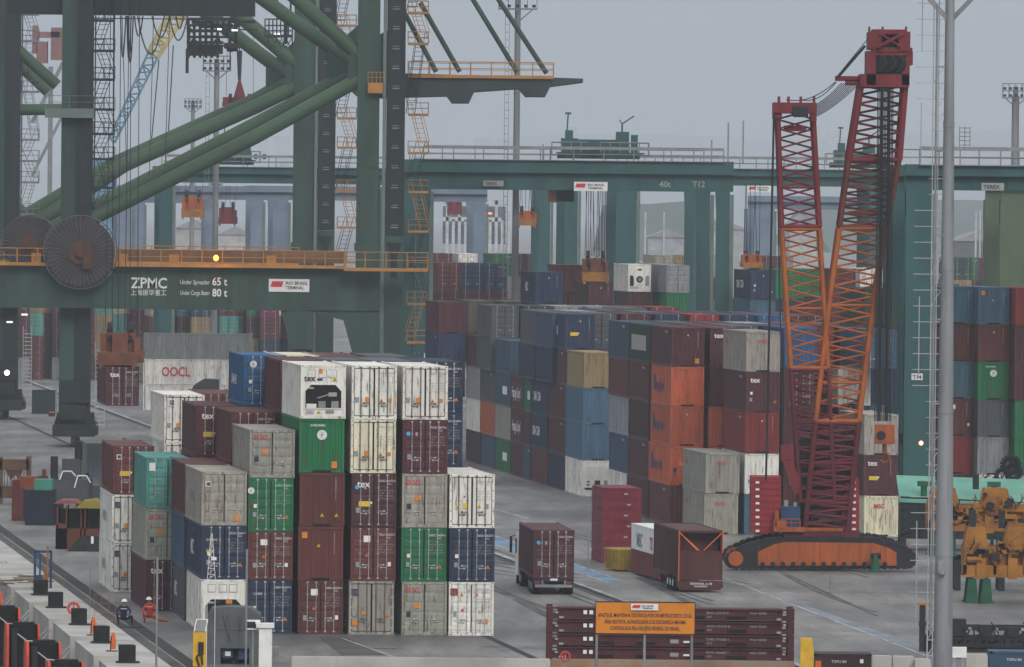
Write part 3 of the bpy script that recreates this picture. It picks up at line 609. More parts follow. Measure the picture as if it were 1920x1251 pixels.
# long white containers lying side-on
G6 = 'long white containers side-on by the hanging load'
for i, (c, side) in enumerate((('wht', ''), ('wht', 'big'), ('lgr', ''))):
    p = at(470, 765, 905); z = .0+i*2.92
    t = container((p.x, p.y, z), 2.9, 'd', c, '', '', 12.19, math.radians(90), False, '%s container lying side-on, %s of the stack behind the bright blue container' % (COL[c][1], ['lowest', 'middle one, red lettering', 'top'][i]), G6)
    if side:
        b = MB(); b.text('OOCL', (-.012, 10.1, .95), 1.5, DK.index('r'), (0,-1,0), (0,0,1), bold=True, wmax=3.2)
        for yy in (1.9, 3.5, 5.2): b.box(-.02, -.01, yy, yy+.06, .1, 2.8, DK.index('p'))
        b.build('side_lettering', DM, t)
# ---------------------------------------------------------------- ship-to-shore cranes
def wc(name, label, cat, p, group=None):
    t = thing(name, label, cat, (p.x, p.y, 0), 0, group); t['wc'] = 1; return t
def M(t): return MB(t.location)
def rail(mb, a, b, h=1.1, step=2.2, m=0, r=.03, mid=True):
    a, b = V(a), V(b); n = max(1, int((b-a).length/step)); u = V((0,0,1))
    for i in range(n+1): p = a+(b-a)*i/n; mb.tube(p, p+u*h, r, 4, m)
    mb.tube(a+u*h, b+u*h, r, 4, m)
    if mid: mb.tube(a+u*h*.5, b+u*h*.5, r*.8, 4, m)
def stairs(t, px0, px1, ys, Y, m, first=1, dy=1.6):
    """zigzag flights between landings; ys = photograph heights of the landings, top to bottom"""
    s = first
    for i, y in enumerate(ys):
        cx = (px0+px1)/2; a = at(px0, y, Y); b = at(px1, y, Y); l = MB(t.location)
        full = i % 2 == 0
        l.box(a.x, b.x, Y-.4, Y+dy, a.z-.22, a.z, 0)
        for yy in (Y-.4, Y+dy): rail(l, (a.x, yy, a.z), (b.x, yy, a.z), 1.05, 1.0)
        rail(l, (b.x, Y-.4, a.z), (b.x, Y+dy, a.z), 1.05, 1.6); l.build('landing', m, t)
        if i+1 < len(ys):
            c = at(px0, ys[i+1], Y); w = b.x-a.x; f = MB(t.location)
            x0, x1 = (a.x+w*.15, a.x+w*.62) if s > 0 else (a.x+w*.85, a.x+w*.38)
            p, q = V((x1, Y, a.z)), V((x0, Y, c.z)); 
            n = max(5, int((a.z-c.z)/.42)); sw = w*.22
            for e in (-sw, sw): f.bar(p+V((e,0,0)), q+V((e,0,0)), .07, .12)
            for k in range(1, n): r_ = p+(q-p)*k/n; f.box(r_.x-sw, r_.x+sw, r_.y-.05, r_.y+.35, r_.z-.04, r_.z)
            for e in (-sw, sw): f.tube(p+V((e,0,1)), q+V((e,0,1)), .03, 4)
            f.build('stair_flight', CG2 if m is YEL and i % 2 == 0 else m, t); s = -s
GS = 'green gantry cranes on the quay'
def gantry(nm, label, Y, sx, node, topL, botL, leg, strip_, dark, left, stair, beamx, dk0, sec):
    """sx: right portal; coordinates are read from the photograph at distance Y; sec = depth of the second frame"""
    t = wc('gantry_crane', label, 'gantry crane', at(node[0], 700, Y), GS); s = sc(Y); Y2 = Y+sec; zt = 52
    def X(px, py, YY): return at(px, py, YY).x
    def Z(px, py, YY): return at(px, py, YY).z
    # portal legs
    lx0, lx1 = X(leg[0], 400, Y), X(leg[1], 400, Y)
    m = M(t); m.box(lx0, lx1, Y-1.0, Y+1.3, 1.6, zt); [m.box(lx0-.03, lx1+.03, Y-1.03, Y+1.33, z_, z_+.07) for z_ in (6, 9.5, 13, 20, 23.5, 27, 30.5, 34, 41, 44.5)]; [m.box(lx0+.3, lx0+.7, Y-1.06, Y-1.0, z_, z_+.5) for z_ in (8, 25, 33)]; m.box(lx0-.15, lx1+.15, Y-1.1, Y+1.4, Z(600, 470, Y), Z(600, 455, Y)); m.build('leg', CG, t)
    m = M(t); a, b = X(strip_[0], 400, Y), X(strip_[1], 400, Y); m.box(a, b, Y-1.3, Y+.4, 2, zt); m.build('pipe_duct', GRY if 0 else CGL, t)
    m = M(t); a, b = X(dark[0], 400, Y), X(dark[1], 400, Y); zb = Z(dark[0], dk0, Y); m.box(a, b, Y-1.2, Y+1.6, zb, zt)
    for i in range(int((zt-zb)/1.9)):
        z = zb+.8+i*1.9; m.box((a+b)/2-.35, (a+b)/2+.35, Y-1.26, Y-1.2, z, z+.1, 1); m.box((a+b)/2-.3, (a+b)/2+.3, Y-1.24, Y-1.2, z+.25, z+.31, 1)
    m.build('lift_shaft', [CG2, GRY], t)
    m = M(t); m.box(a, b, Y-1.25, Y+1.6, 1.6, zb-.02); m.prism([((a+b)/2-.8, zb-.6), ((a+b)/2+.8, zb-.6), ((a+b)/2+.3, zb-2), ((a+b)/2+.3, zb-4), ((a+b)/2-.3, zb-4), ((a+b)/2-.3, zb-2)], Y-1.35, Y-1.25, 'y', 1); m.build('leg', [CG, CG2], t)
    # far side legs (second frame) a little behind
    ox = -QD.x*0
    sh = (node[0]-node[2])/s*Y2/Y
    # left legs
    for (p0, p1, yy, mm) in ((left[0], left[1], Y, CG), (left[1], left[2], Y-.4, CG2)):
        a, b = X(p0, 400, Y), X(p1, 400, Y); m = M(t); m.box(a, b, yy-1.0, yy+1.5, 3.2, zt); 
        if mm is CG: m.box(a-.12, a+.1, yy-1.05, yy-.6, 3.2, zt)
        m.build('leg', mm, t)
    a, b = X(left[0]-4, 400, Y), X(left[2]+6, 400, Y); m = M(t)
    m.prism([(a, 3.2), (b, 3.2), (b+.5, 1.5), (a-.5, 1.5)], Y-1.6, Y+2); m.box(a-.3, b+.3, Y-4.5, Y+4.5, 1.0, 2.1)
    m.box(a+.3, b-.2, Y-2.2, Y-1.6, 4.2, 6.3); m.box(a+.2, b-.6, Y-2.4, Y-1.6, 2.6, 4.0); m.build('bogie_frame', [CG2], t)
    m = M(t)
    for k in range(8): yy = Y-4.2+k*1.15; m.tube(((a+b)/2-.2, yy, .5), ((a+b)/2+.2, yy, .5), .48, 14)
    m.build('rail_wheels', DARK, t)
    m = M(t)
    for yb in (0,):
        x = X(left[2]+9, 700, Y); 
        for z in [2+.42*k for k in range(18)]: m.box(x-.1, x+.75, Y-.2, Y+.1, z, z+.09)
        m.bar((x-.1, Y-.3, 1.8), (x-.1, Y-.3, 10), .07); m.bar((x+.8, Y-.3, 1.8), (x+.8, Y-.3, 10), .07)
    m.build('ladder', GALV, t)
    a, b = X(leg[0]-8, 400, Y), X(dark[1]+3, 400, Y); m = M(t); m.box(a, b, Y-5, Y+5, .9, 2.0); [m.tube(((a+b)/2-.2, Y-4.5+k*1.2, .5), ((a+b)/2+.2, Y-4.5+k*1.2, .5), .48, 14, 1) for k in range(8)]; m.build('bogie_frame', [CG2, DARK], t)
    # second frame: legs behind
    # tubes of the K brace: (x, y) points at Y (near frame) and Y2 (far frame)
    r = 13.5/s
    for k, (pts, YY) in enumerate(topL+botL):
        m = M(t); P = [at(x, y, YY) for x, y in pts]; m.path(P, r, 16)
        for q in P[1:-1]: m.sphere(q, r*1.03, 14)
        m.sphere(P[0], r*1.02, 12); m.build('brace_tube', TUB, t)
    for (nx, ny, YY) in ((node[0], node[1], Y), (node[2], node[3], Y2)):
        m = M(t); c = at(nx, ny, YY); e = .9 if YY > Y else 2.3
        m.prism([(c.x-2.2, c.z+1.2), (c.x-.6, c.z+2.6), (c.x+e, c.z+4.0), (c.x+e, c.z-3.2), (c.x-.6, c.z-1.9), (c.x-2.2, c.z-1.0)], YY-.55, YY+.55); m.build('gusset', CG, t)
    return t
CGL = mat('pale green duct', (.14,.19,.17), .5, 0, .2, 1)
c1 = gantry('a', 'dark green quay gantry crane with cable reel, nearer of the two', 767, 0, (697,128,655,122),
   [([(694,122),(560,1),(540,-16)], 767), ([(652,112),(505,7),(470,-18)], 785)],
   [([(690,140),(480,256),(179,407),(100,447)], 767), ([(645,145),(480,232),(150,402),(45,455)], 785)],
   (668,709), (716,722), (723,757), (117,145,172), None, None, 443, 18)
c2 = gantry('b', 'dark green quay gantry crane standing behind the nearer one', 862, 0, (574,140,536,146),
   [([(572,134),(480,56),(400,-12)], 862), ([(536,138),(480,96),(343,-10)], 880)],
   [([(574,153),(480,200),(234,309),(97,400),(-60,480)], 862), ([(540,152),(480,187),(215,306),(60,398),(-80,470)], 880)],
   (549,588), (589,594), (595,627), (-14,9,36), None, None, 432, 18)
# portal beam with lettering
Y1 = 763.5
def beam(t, Y, x0, x1, y0, y1, d, name='portal_beam', m_=CG, ys=0):
    a = at(x0, y0, Y); b = at(x1, y0, Y); z0 = at((x0+x1)/2, y1, Y).z; z1 = at((x0+x1)/2, y0, Y).z
    m = M(t); m.box(a.x, b.x, Y, Y+d, z0, z1); [m.box(a.x+5.2*k_, a.x+5.2*k_+.07, Y-.03, Y+d+.03, z0, z1) for k_ in range(1, int((b.x-a.x)/5.2))]; m.box(a.x, b.x, Y-.12, Y+d+.12, z1, z1+.08); m.box(a.x, b.x, Y-.12, Y+d+.12, z0-.08, z0); m.build(name, m_, t); return a.x, b.x, z0, z1
bx0, bx1, bz0, bz1 = beam(c1, Y1, -220, 712, 500, 577, 2.2)
m = M(c1); g1 = at(640, 578, Y1); m.prism([(g1.x-3.5, bz0-.08), (g1.x+.2, bz0-1.0), (g1.x+1.2, bz0-4.5), (g1.x+3.6, bz0-4.5), (g1.x+3.6, bz0-.08)], Y1+.1, Y1+2); m.build('gusset', CG, c1)
beam(c2, 858.5, -260, 545, 508, 577, 2)
m = M(c2); g2 = at(520, 577, 858.5); m.prism([(g2.x, bz0-.2), (g2.x+1.6, bz0-5.5), (g2.x+3.9, bz0-5.5), (g2.x+3.9, bz0-.2)], 858.6, 860.4); m.build('gusset', CG, c2)
def T(t, mb, txt, px, py, Y, size, mi, wmax=None, bold=True, center=False): 
    p = at(px, py, Y); mb.text(txt, p, size, mi, bold=bold, wmax=wmax, center=center)
m = M(c1); s1 = sc(Y1)
T(c1, m, 'ZPMC', 245, 540, Y1-.03, 1.42, 0, 68/s1); T(c1, m, '上海振华重工', 245, 553, Y1-.03, .62, 0, 67/s1, False)
T(c1, m, 'Under Spreader', 338, 533, Y1-.03, .62, 0, 55/s1, False); T(c1, m, '65 t', 398, 535, Y1-.03, 1.05, 0, 28/s1)
T(c1, m, 'Under Cargo Beam', 338, 553, Y1-.03, .62, 0, 55/s1, False); T(c1, m, '80 t', 398, 556, Y1-.03, 1.05, 0, 28/s1); m.build('lettering', DC['w'], c1)
def termsign(t, x0, y0, x1, y1, Y, name='sign_board'):
    a = at(x0, y1, Y); b = at(x1, y1, Y); z1 = at(x0, y0, Y).z; m = MB(t.location); h = z1-a.z; w = b.x-a.x
    m.box(a.x, b.x, Y-.12, Y-.03, a.z, z1, DK.index('w')); q = a.z
    m.prism([(a.x+w*.04, q+h*.38), (a.x+w*.32, q+h*.38), (a.x+w*.36, q+h*.82), (a.x+w*.08, q+h*.82)], Y-.15, Y-.12, 'y', DK.index('r'))
    m.bar((a.x+w*.38, Y-.13, q+h*.36), (a.x+w*.42, Y-.13, q+h*.84), w*.012, .02, DK.index('g'))
    m.text('RIO BRASIL', (a.x+w*.43, Y-.14, q+h*.56), h*.36, DK.index('k'), bold=True, wmax=w*.53); m.text('TERMINAL', (a.x+w*.42, Y-.14, q+h*.2), h*.36, DK.index('k'), bold=True, wmax=w*.44)
    return m.build(name, DM, t)
termsign(c1, 504, 523, 580, 547, Y1)
# walkways on the portal beams
def walk(t, x0, x1, y, Y, wd, h=1.5, m_=YEL, name='walkway'):
    a, b = at(x0, y, Y), at(x1, y, Y); z = at((x0+x1)/2, y, Y).z; m = MB(t.location); m.box(a.x, b.x, Y, Y+wd, z-.30, z)
    rail(m, (a.x, Y, z), (b.x, Y, z), h, 1.9, 0, .045); rail(m, (a.x, Y+wd, z), (b.x, Y+wd, z), h, 1.9, 0, .035)
    for i in range(1, 6):
        if (b.x-a.x) > 20: xx = a.x+(b.x-a.x)*(i+.3*math.sin(i*3))/6.3; m.box(xx, xx+.9, Y+wd*.5, Y+wd*.8, z, z+.9, 0)
    return m.build(name, m_, t)
walk(c1, -200, 648, 494, 762.2, 1.1, 1.35); walk(c1, 645, 802, 503, 760.6, 2.2, 1.5); walk(c2, -200, 560, 490, 857.4, 1.2, 1.7)
m = M(c1)      # cable tray behind the rails
a = at(218, 490, 765.6); b = at(645, 492, 765.6); m.box(a.x, b.x, 765.4, 765.6, a.z, a.z+1.15); m.build('cable_tray', mat('rust primer', (.17,.085,.035), .7, 0, .4, 1), c1)
# cable reels
def reel(t, px, py, Y, rp):
    c = at(px, py, Y); R_ = rp/sc(Y); m = MB(t.location)
    for yy in (-.35, .35):
        n = 44
        for k in range(n):
            t0 = 2*math.pi*k/n; m.tube((c.x+math.cos(t0)*.7, c.y+yy, c.z+math.sin(t0)*.7), (c.x+math.cos(t0)*R_, c.y+yy*1.4, c.z+math.sin(t0)*R_), .028, 4)
        ring = [V((c.x+math.cos(k*math.pi/20)*R_, c.y+yy*1.4, c.z+math.sin(k*math.pi/20)*R_)) for k in range(41)]; m.path(ring, .05, 5)
    m.build('reel_spokes', mat('dull spoke steel', (.12,.105,.11), .5, .2), t)
    d = MB(t.location); d.tube((c.x, c.y-.12, c.z), (c.x, c.y+.12, c.z), R_*.93, 36); d.build('cable_coil', mat('coiled cable', (.045,.040,.044), .65, 0, .3, 3), t)
    h = MB(t.location); h.tube((c.x, c.y-.6, c.z), (c.x, c.y-.1, c.z), R_*.33, 18); h.box(c.x+.3, c.x+1.2, c.y-1.0, c.y-.5, c.z-1.6, c.z-.2); h.tube((c.x, c.y-1.0, c.z), (c.x, c.y, c.z), .45, 14); h.build('reel_hub', mat('rusty hub', (.08,.034,.02), .7, 0, .4, 2), t)
reel(c1, 151, 473, 761.5, 69); reel(c1, 57, 458, 766.8, 55)
# stair towers
for t, x0, x1, ys, Y, mm, f in ((c1, 765, 803, [-60, 22, 80, 213, 285, 358, 432, 503], 768, YEL, 1), (c1, 763, 800, [503, 568, 640, 700], 769, YEL, -1),
    (c2, 632, 668, [-40, 46, 148, 220, 275, 356, 425, 490], 863, YEL, 1), (c1, 174, 214, [-30, 36, 93, 147, 203, 249, 296, 350, 400], 768, DARK, -1), (c2, 38, 72, [-30, 25, 75, 170, 260, 300, 340, 400, 450], 864, GRY, 1)):
    stairs(t, x0, x1, ys, Y, mm, f)
for t, px, Y in ((c1, 177, 767), (c1, 212, 767), (c2, 40, 864)):
    m = M(t); x = at(px, 300, Y).x; m.box(x-.06, x+.06, Y, Y+.12, at(px, 430, Y).z, 50); m.build('stair_post', CG2, t)
# trolley girder with walkway and stays on the landward side
Yb = 772; P = lambda x, y, Y=Yb: at(x, y, Y)
m = M(c1); pts = [(690,136),(1040,146),(1093,148),(1093,154),(1032,162),(1022,181),(985,181),(972,166),(888,172),(878,193),(846,193),(836,180),(690,184)]
m.prism([(P(*p).x, P(*p).z) for p in pts], Yb-1.2, Yb+6.5); m.build('trolley_girder', [mat('girder dark green', (.028,.045,.045), .55, 0, .3, .5)], c1)
walk(c1, 765, 1038, 141, Yb-1.6, 7.6, 1.25)
for (a, b) in (((740,-10),(818,135)), ((788,5),(862,135)), ((880,-12),(970,136)), ((926,-14),(1025,138))):
    m = M(c1); m.tube(P(*a), P(*b), .24, 8); m.build('stay_rod', CG, c1)
m = M(c1); a = P(690, 175, 766); m.box(a.x, a.x+1.4, 765, 766, a.z, a.z+1); rail(m, (a.x, 765, a.z+1), (a.x+1.6, 765, a.z+1), 1.0, .4); m.build('maintenance_platform', YEL, c1)
m = M(c1); p0 = P(172, 28, 769); p1 = P(400, 28, 769); m.box(p0.x-8, p1.x+4, 768, 770, p0.z, p0.z+3); m.box(p0.x, p1.x, 767.6, 767.7, p0.z-.4, p0.z-.3); m.build('sill_beam', CG2, c1)
for k, (x0, x1, dp) in enumerate(((226,236,78),(238,246,80),(252,268,38),(258,308,72),(285,318,40),(318,352,46),(330,344,24),(240,250,88))):   # festoon cables
    a, b = P(x0, 30, 768), P(x1, 30, 768); n = 10; m = M(c1)
    m.path([a.lerp(b, i/n)-V((0,0,(dp/sc(768))*(1-(2*i/n-1)**2))) for i in range(n+1)], .07, 5); m.build('festoon_cable', DARK, c1)
for x0, x1 in ((229,238),(318,309),(288,280)):
    m = M(c1); m.tube(P(x0, 30, 769), P(x1, 330, 769), .035, 4); m.build('hoist_rope', DARK, c1)
# left hand bracing and platform
for (a, b, Y) in (((-20,45),(107,160),862), ((-20,70),(90,172),880), ((-30,207),(115,205),862), ((-20,350),(60,410),880)):
    m = M(c2); m.tube(at(*a, Y), at(*b, Y), .62, 14); m.build('brace_tube', TUB, c2)
m = M(c1); a, b = at(85, 203, 765), at(176, 203, 765); m.box(a.x, b.x, 764.5, 766, a.z-.9, a.z); rail(m, (a.x, 764.6, a.z), (b.x, 764.6, a.z), 1.2, 1.6); m.build('platform', CGL, c1)
# trolley frame hanging under the girder
t = wc('crane_trolley', 'dark lattice trolley cage hanging high between the braces of the nearer green crane', 'crane trolley', at(400, 700, 790)); Yt = 790; m = M(t)
for i in range(9):
    a, b = at(352+i*11, 34+(i % 3)*3, Yt), at(352+i*11, 108-(i*7 if i > 5 else 0), Yt); m.bar(a, b, .16)
    m.bar(a+V((0,3,0)), b+V((0,3,0)), .16)
for j in range(7):
    a, b = at(350, 36+j*11, Yt), at(442-(j*6), 36+j*11, Yt); m.bar(a, b, .16 if j % 2 else .3); m.bar(a+V((0,3,0)), b+V((0,3,0)), .16)
a = at(355, 100, Yt); m.box(a.x, a.x+3.2, Yt, Yt+3, a.z, a.z+.9); a = at(420, 90, Yt); m.box(a.x, a.x+1.4, Yt, Yt+2, a.z, a.z+.5)

rc = random.Random(6)
for i in range(34):
    a = at(rc.uniform(350, 446), rc.uniform(34, 108), Yt+rc.uniform(-1, 4)); m.bar(a, a+V(rc.choice([(rc.uniform(.8, 3), 0, 0), (0, 0, -rc.uniform(.6, 2.6)), (rc.uniform(-1, 1), 0, rc.uniform(-1, 1))])), rc.choice([.12, .18, .3]))
m.build('cage_frame', DARK, t)
t2 = wc('service_gondola', 'dark railed service cage between the upper brace tubes left of the far crane leg', 'service cage', at(525, 700, 840)); mg = M(t2)
for i in range(8):
    a = at(497+i*7.3, 36, 840); b = at(497+i*7.3, 70+12*(i % 2), 840); mg.bar(a, b, .13)
for y in (36, 48, 58, 68): mg.bar(at(497, y, 840), at(549, y, 840), .13 if y < 60 else .3)
a = at(532, 36, 840); mg.box(a.x, a.x+.4, 840, 841, a.z-2.6, a.z); mg.build('cage_frame', DARK, t2); mg = M(t2)
for i in range(5): a = at(500+i*9, 70, 840); mg.path([a, a+V((.5, 0, -1.2)), a+V((1.1, 0, -.1))], .04, 4)
mg.build('hanging_hose', DARK, t2); mg = M(t2); mg.bar(at(520, 36, 840), at(520, -20, 840), .2); mg.bar(at(545, 36, 840), at(545, -20, 840), .2); mg.build('hanger', DARK, t2); m = M(t); a = at(408, 56, Yt-.2); m.box(a.x, a.x+.35, Yt-.3, Yt-.2, a.z, a.z+.12); m.build('lamp', mat('lamp glow', (.9,.9,.85), emit=((1,.95,.85), 6)), t)
# lamps that are lit
def lamp(px, py, Y, c, e, lab, w=.35, h=.3):
    p = at(px, py, Y); t = wc('work_lamp', lab, 'lamp', p); t.location.z = p.z; mb = MB((p.x, p.y, p.z))
    mb.sphere(p, w, 10, 0, h/w); t['wc'] = 0; mb.build('bulb', mat('lit lamp %d' % px, c, emit=(c, e)), t); mb = MB((p.x, p.y, p.z)); mb.box(p.x-w, p.x+w, p.y+w*.6, p.y+w*1.4, p.z-.1, p.z+.25); mb.build('housing', DARK, t)
    l = bpy.data.lights.new('lamp_light', 'POINT'); l.energy = 130; l.color = c; l.shadow_soft_size = .3; lo = bpy.data.objects.new('lamp_light', l); S.collection.objects.link(lo); lo.parent = t; lo.location = (0, -.8, 0)
lamp(405, 484, 761.2, (1,.36,.05), 4, 'lit amber lamp on the yellow walkway of the nearer green crane', .26, .3)
mb = MB(); a_, b_ = at(396, 493, 761.1), at(414, 493, 761.1); mb.box(a_.x, b_.x, 761.0, 761.1, a_.z-.12, a_.z+.12); o = mb.build('light_strip', mat('amber strip', (1,.5,.05), emit=((1,.45,.04), 1.6)), c1); o.location = -V(c1.location)
lamp(13, 699, 855, (1,.96,.86), 3, 'bright white work lamp at the foot of the far green crane', .30, .3)
lamp(1727, 831, 585, (1,.5,.3), 1.6, 'small glowing lamp on the leg of the right teal crane', .17, .17)

for i, (px, py, Y, lab) in enumerate(((46,590,800,'white tube lamp under the portal beam at the left edge'), (18,604,800,'wide white lamp at the far left under the beam'), (440,57,789,'small white lamp right of the trolley cage'), (520,64,880,'small white lamp between the upper brace tubes'))):
    p = at(px, py, Y); mb = MB(p); mb.box(p.x-.3, p.x+.3, p.y-.05, p.y+.05, p.z-.08, p.z+.08); o = mb.build('tube_lamp', mat('tube glow', (.8,.8,.8), emit=((1,1,1), 1.2))); o.location = p; tag(o, lab, 'lamp')
# ---------------------------------------------------------------- rubber tyred yard cranes
GR = 'yard gantry cranes over the container blocks'
def rtg(label, pl, pr, Y, zt=26.9, m=None, base=7.0, signs=(), trolley=None, walkr=True, dyf=9.0, gh=1.9, legw=(1.3, 1.5), zb=0, ladder=False, mid=None):
    m = m or RT; xl, xr = at(pl, 345, Y).x, at(pr, 345, Y).x; t = thing('yard_gantry_crane', label, 'yard crane', ((xl+xr)/2, Y, 0), 0, GR); t['wc'] = 1
    sh = -.1103*dyf
    for yy, s in ((Y, 0), (Y+dyf, sh)):
        g = M(t); g.box(xl-1+s, xr+1+s, yy-.45, yy+.7, zt-gh, zt-gh*.42); g.box(xl-1+s, xr+1+s, yy-1.1, yy+.75, zt-gh*.42, zt); g.box(xl-1+s, xr+1+s, yy-.95, yy+.95, zt-.12, zt-.0)
        g.box(xl-1.05+s, xr+1.05+s, yy-1.2, yy+.78, zt-gh*.42-.06, zt-gh*.42+.03)
        for k in range(9): xx = xl+(xr-xl)*(k+.5)/9+s; g.box(xx-.05, xx+.05, yy-.74, yy-.70, zt-gh, zt-.1)
        g.build('girder', m, t)
        for x, sg in ((xl, 1), (xr, -1)):
            l = M(t); w = legw[0]; l.box(x-w/2+s, x+w/2+s, yy-.75, yy+.75, 1.6, zt-gh); l.prism([(x-w/2+s, zt-gh-2.0), (x+w/2+s, zt-gh-2.0), (x+(w/2+.1 if sg > 0 else w/2)+s, zt-gh), (x-(w/2 if sg > 0 else w/2+.1)+s, zt-gh)], yy-.72, yy+.72)
            l.box(x+w/2+.03+s, x+w/2+.38+s, yy-.82, yy-.3, 1.6, zt-gh-.3, 1); l.build('leg', [m, CGL], t)
    for x in (xl, xr):
        b = M(t); b.bar((x, Y-1.5, 1.5), (x+sh*1.2, Y+dyf+1.5, 1.5), 1.0, 1.1)
        b.bar((x, Y, 6), (x+sh, Y+dyf, 6), .5, .8); b.build('sill_beam', m, t)
        wv = M(t)
        for k in range(4): f = (-.08, .12, .88, 1.08)[k]; c = V((x+sh*f, Y+dyf*f, .8)); wv.tube(c-V((.4,0,0)), c+V((.4,0,0)), .8, 16)
        wv.build('tyres', GASK, t)
        bx = M(t); bx.box(x-.9, x+.9, Y+dyf*.35, Y+dyf*.65, 2.2, 4.4); bx.build('power_house', GRY, t)
    if walkr:
        r_ = M(t); a, b = V((xl, Y-1.3, zt)), V((xr, Y-1.3, zt)); r_.box(xl, xr, Y-1.5, Y-.9, zt-.08, zt); rail(r_, a, b, 1.15, 2.9, 0, .05); r_.bar(a+V((0,0,1.2)), b+V((0,0,1.2)), .12, .3); r_.build('walkway_railing', GRY, t); r_ = M(t); rail(r_, a+V((sh,dyf+2,0)), b+V((sh,dyf+2,0)), 1.2, 3, 0, .05); r_.build('walkway_railing', GRY, t)
        for k in range(5):
            x = xl+(xr-xl)*(k+.4)/5; q = M(t); q.box(x-.5, x+.5, Y-1.05, Y-.98, zt-.45, zt-.2); q.build('floodlight', mat('amber floodlight', (.35,.24,.12), .4), t)
    for kind, px, py, w, txt in signs:
        if kind == 'term': termsign(t, px, py, px+w, py+w*.27, Y-1.2)
        elif kind == 'board':
            a = at(px, py+13, Y-1.3); q = MB(t.location); ww = w/sc(Y); q.box(a.x, a.x+ww, Y-1.4, Y-1.3, a.z, a.z+.55, DK.index('p')); q.text(txt, (a.x+.15, Y-1.43, a.z+.12), .42, DK.index('k'), bold=True, wmax=ww*.85); q.build('name_board', DM, t)
        elif kind == 'txt':
            a = at(px, py, Y-.48); q = MB(t.location); q.text(txt, a, .85, DK.index('p'), bold=True, wmax=w/sc(Y)); q.build('lettering', DM, t)
        elif kind == 'tag':
            a = at(px, py, Y-.80); q = MB(t.location); s_ = 21/sc(Y); q.box(a.x, a.x+s_, Y-.86, Y-.80, a.z-.35, a.z+.15, DK.index('w')); q.text(txt, (a.x+.08, Y-.88, a.z-.27), .42, DK.index('k'), bold=True, wmax=s_*.8); q.build('number_plate', DM, t)
    if trolley:
        x0, x1 = at(trolley[0], 300, Y).x, at(trolley[1], 300, Y).x; q = M(t); q.box(x0, x1, Y+.5, Y+dyf-1, zt+.25, zt+.8)
        q.box(x0+.3, x0+2, Y+1, Y+4, zt+.8, zt+2.2); q.box(x0+1.7, x1-1.7, Y+1.5, Y+5, zt+.8, zt+2.1); q.prism([(x0-.3,zt+.8),(x1+.6,zt+.8),(x1-.4,zt+.25),(x0+.8,zt+.25)], Y+.2, Y+1.2); q.box(x0+3, x0+4.2, Y-.9, Y-.8, zt+.7, zt+1.9); q.box(x1-.9, x1-.2, Y+2, Y+2.5, zt+.8, zt+2.6); q.box(x1-2.4, x1-1.1, Y+1, Y+4, zt+.8, zt+2.9); q.box(x0+.7, x0+1.5, Y+1, Y+2, zt+2.2, zt+3)
        for e in range(5): q.box(x0+1.5+e, x0+1.9+e, Y+.4, Y+.55, zt+.9, zt+1.5)
        q.build('trolley_body', m, t)
        q = M(t); rail(q, (x0-.6, Y+.3, zt+.6), (x1+.9, Y+.3, zt+.6), 1.2, .9, 0, .05); rail(q, (x0-.6, Y+5, zt+.6), (x1+.9, Y+5, zt+.6), 1.2, 1.2, 0, .05); q.box(x0-.6, x1+.9, Y+.2, Y+5.1, zt+.5, zt+.6); q.build('trolley_railing', GRY, t)
        q = M(t); q.tube((x0+.9, Y+1.5, zt+3), (x0+1, Y+1.5, zt+4.7), .07, 6); q.box(x0+.7, x0+1.3, Y+1.4, Y+1.6, zt+4.6, zt+4.8); q.bar((x1-1.8, Y+1.5, zt+2.9), (x1-1.8, Y+1.5, zt+3.8), .18); q.bar((x1-1.8, Y+1.5, zt+3.7), (x1-.6, Y+1.5, zt+4.5), .14); q.bar((x1-1.8, Y+1.5, zt+3.7), (x1-2.1, Y+1.5, zt+4.1), .1); q.build('mast', m, t)
    return t
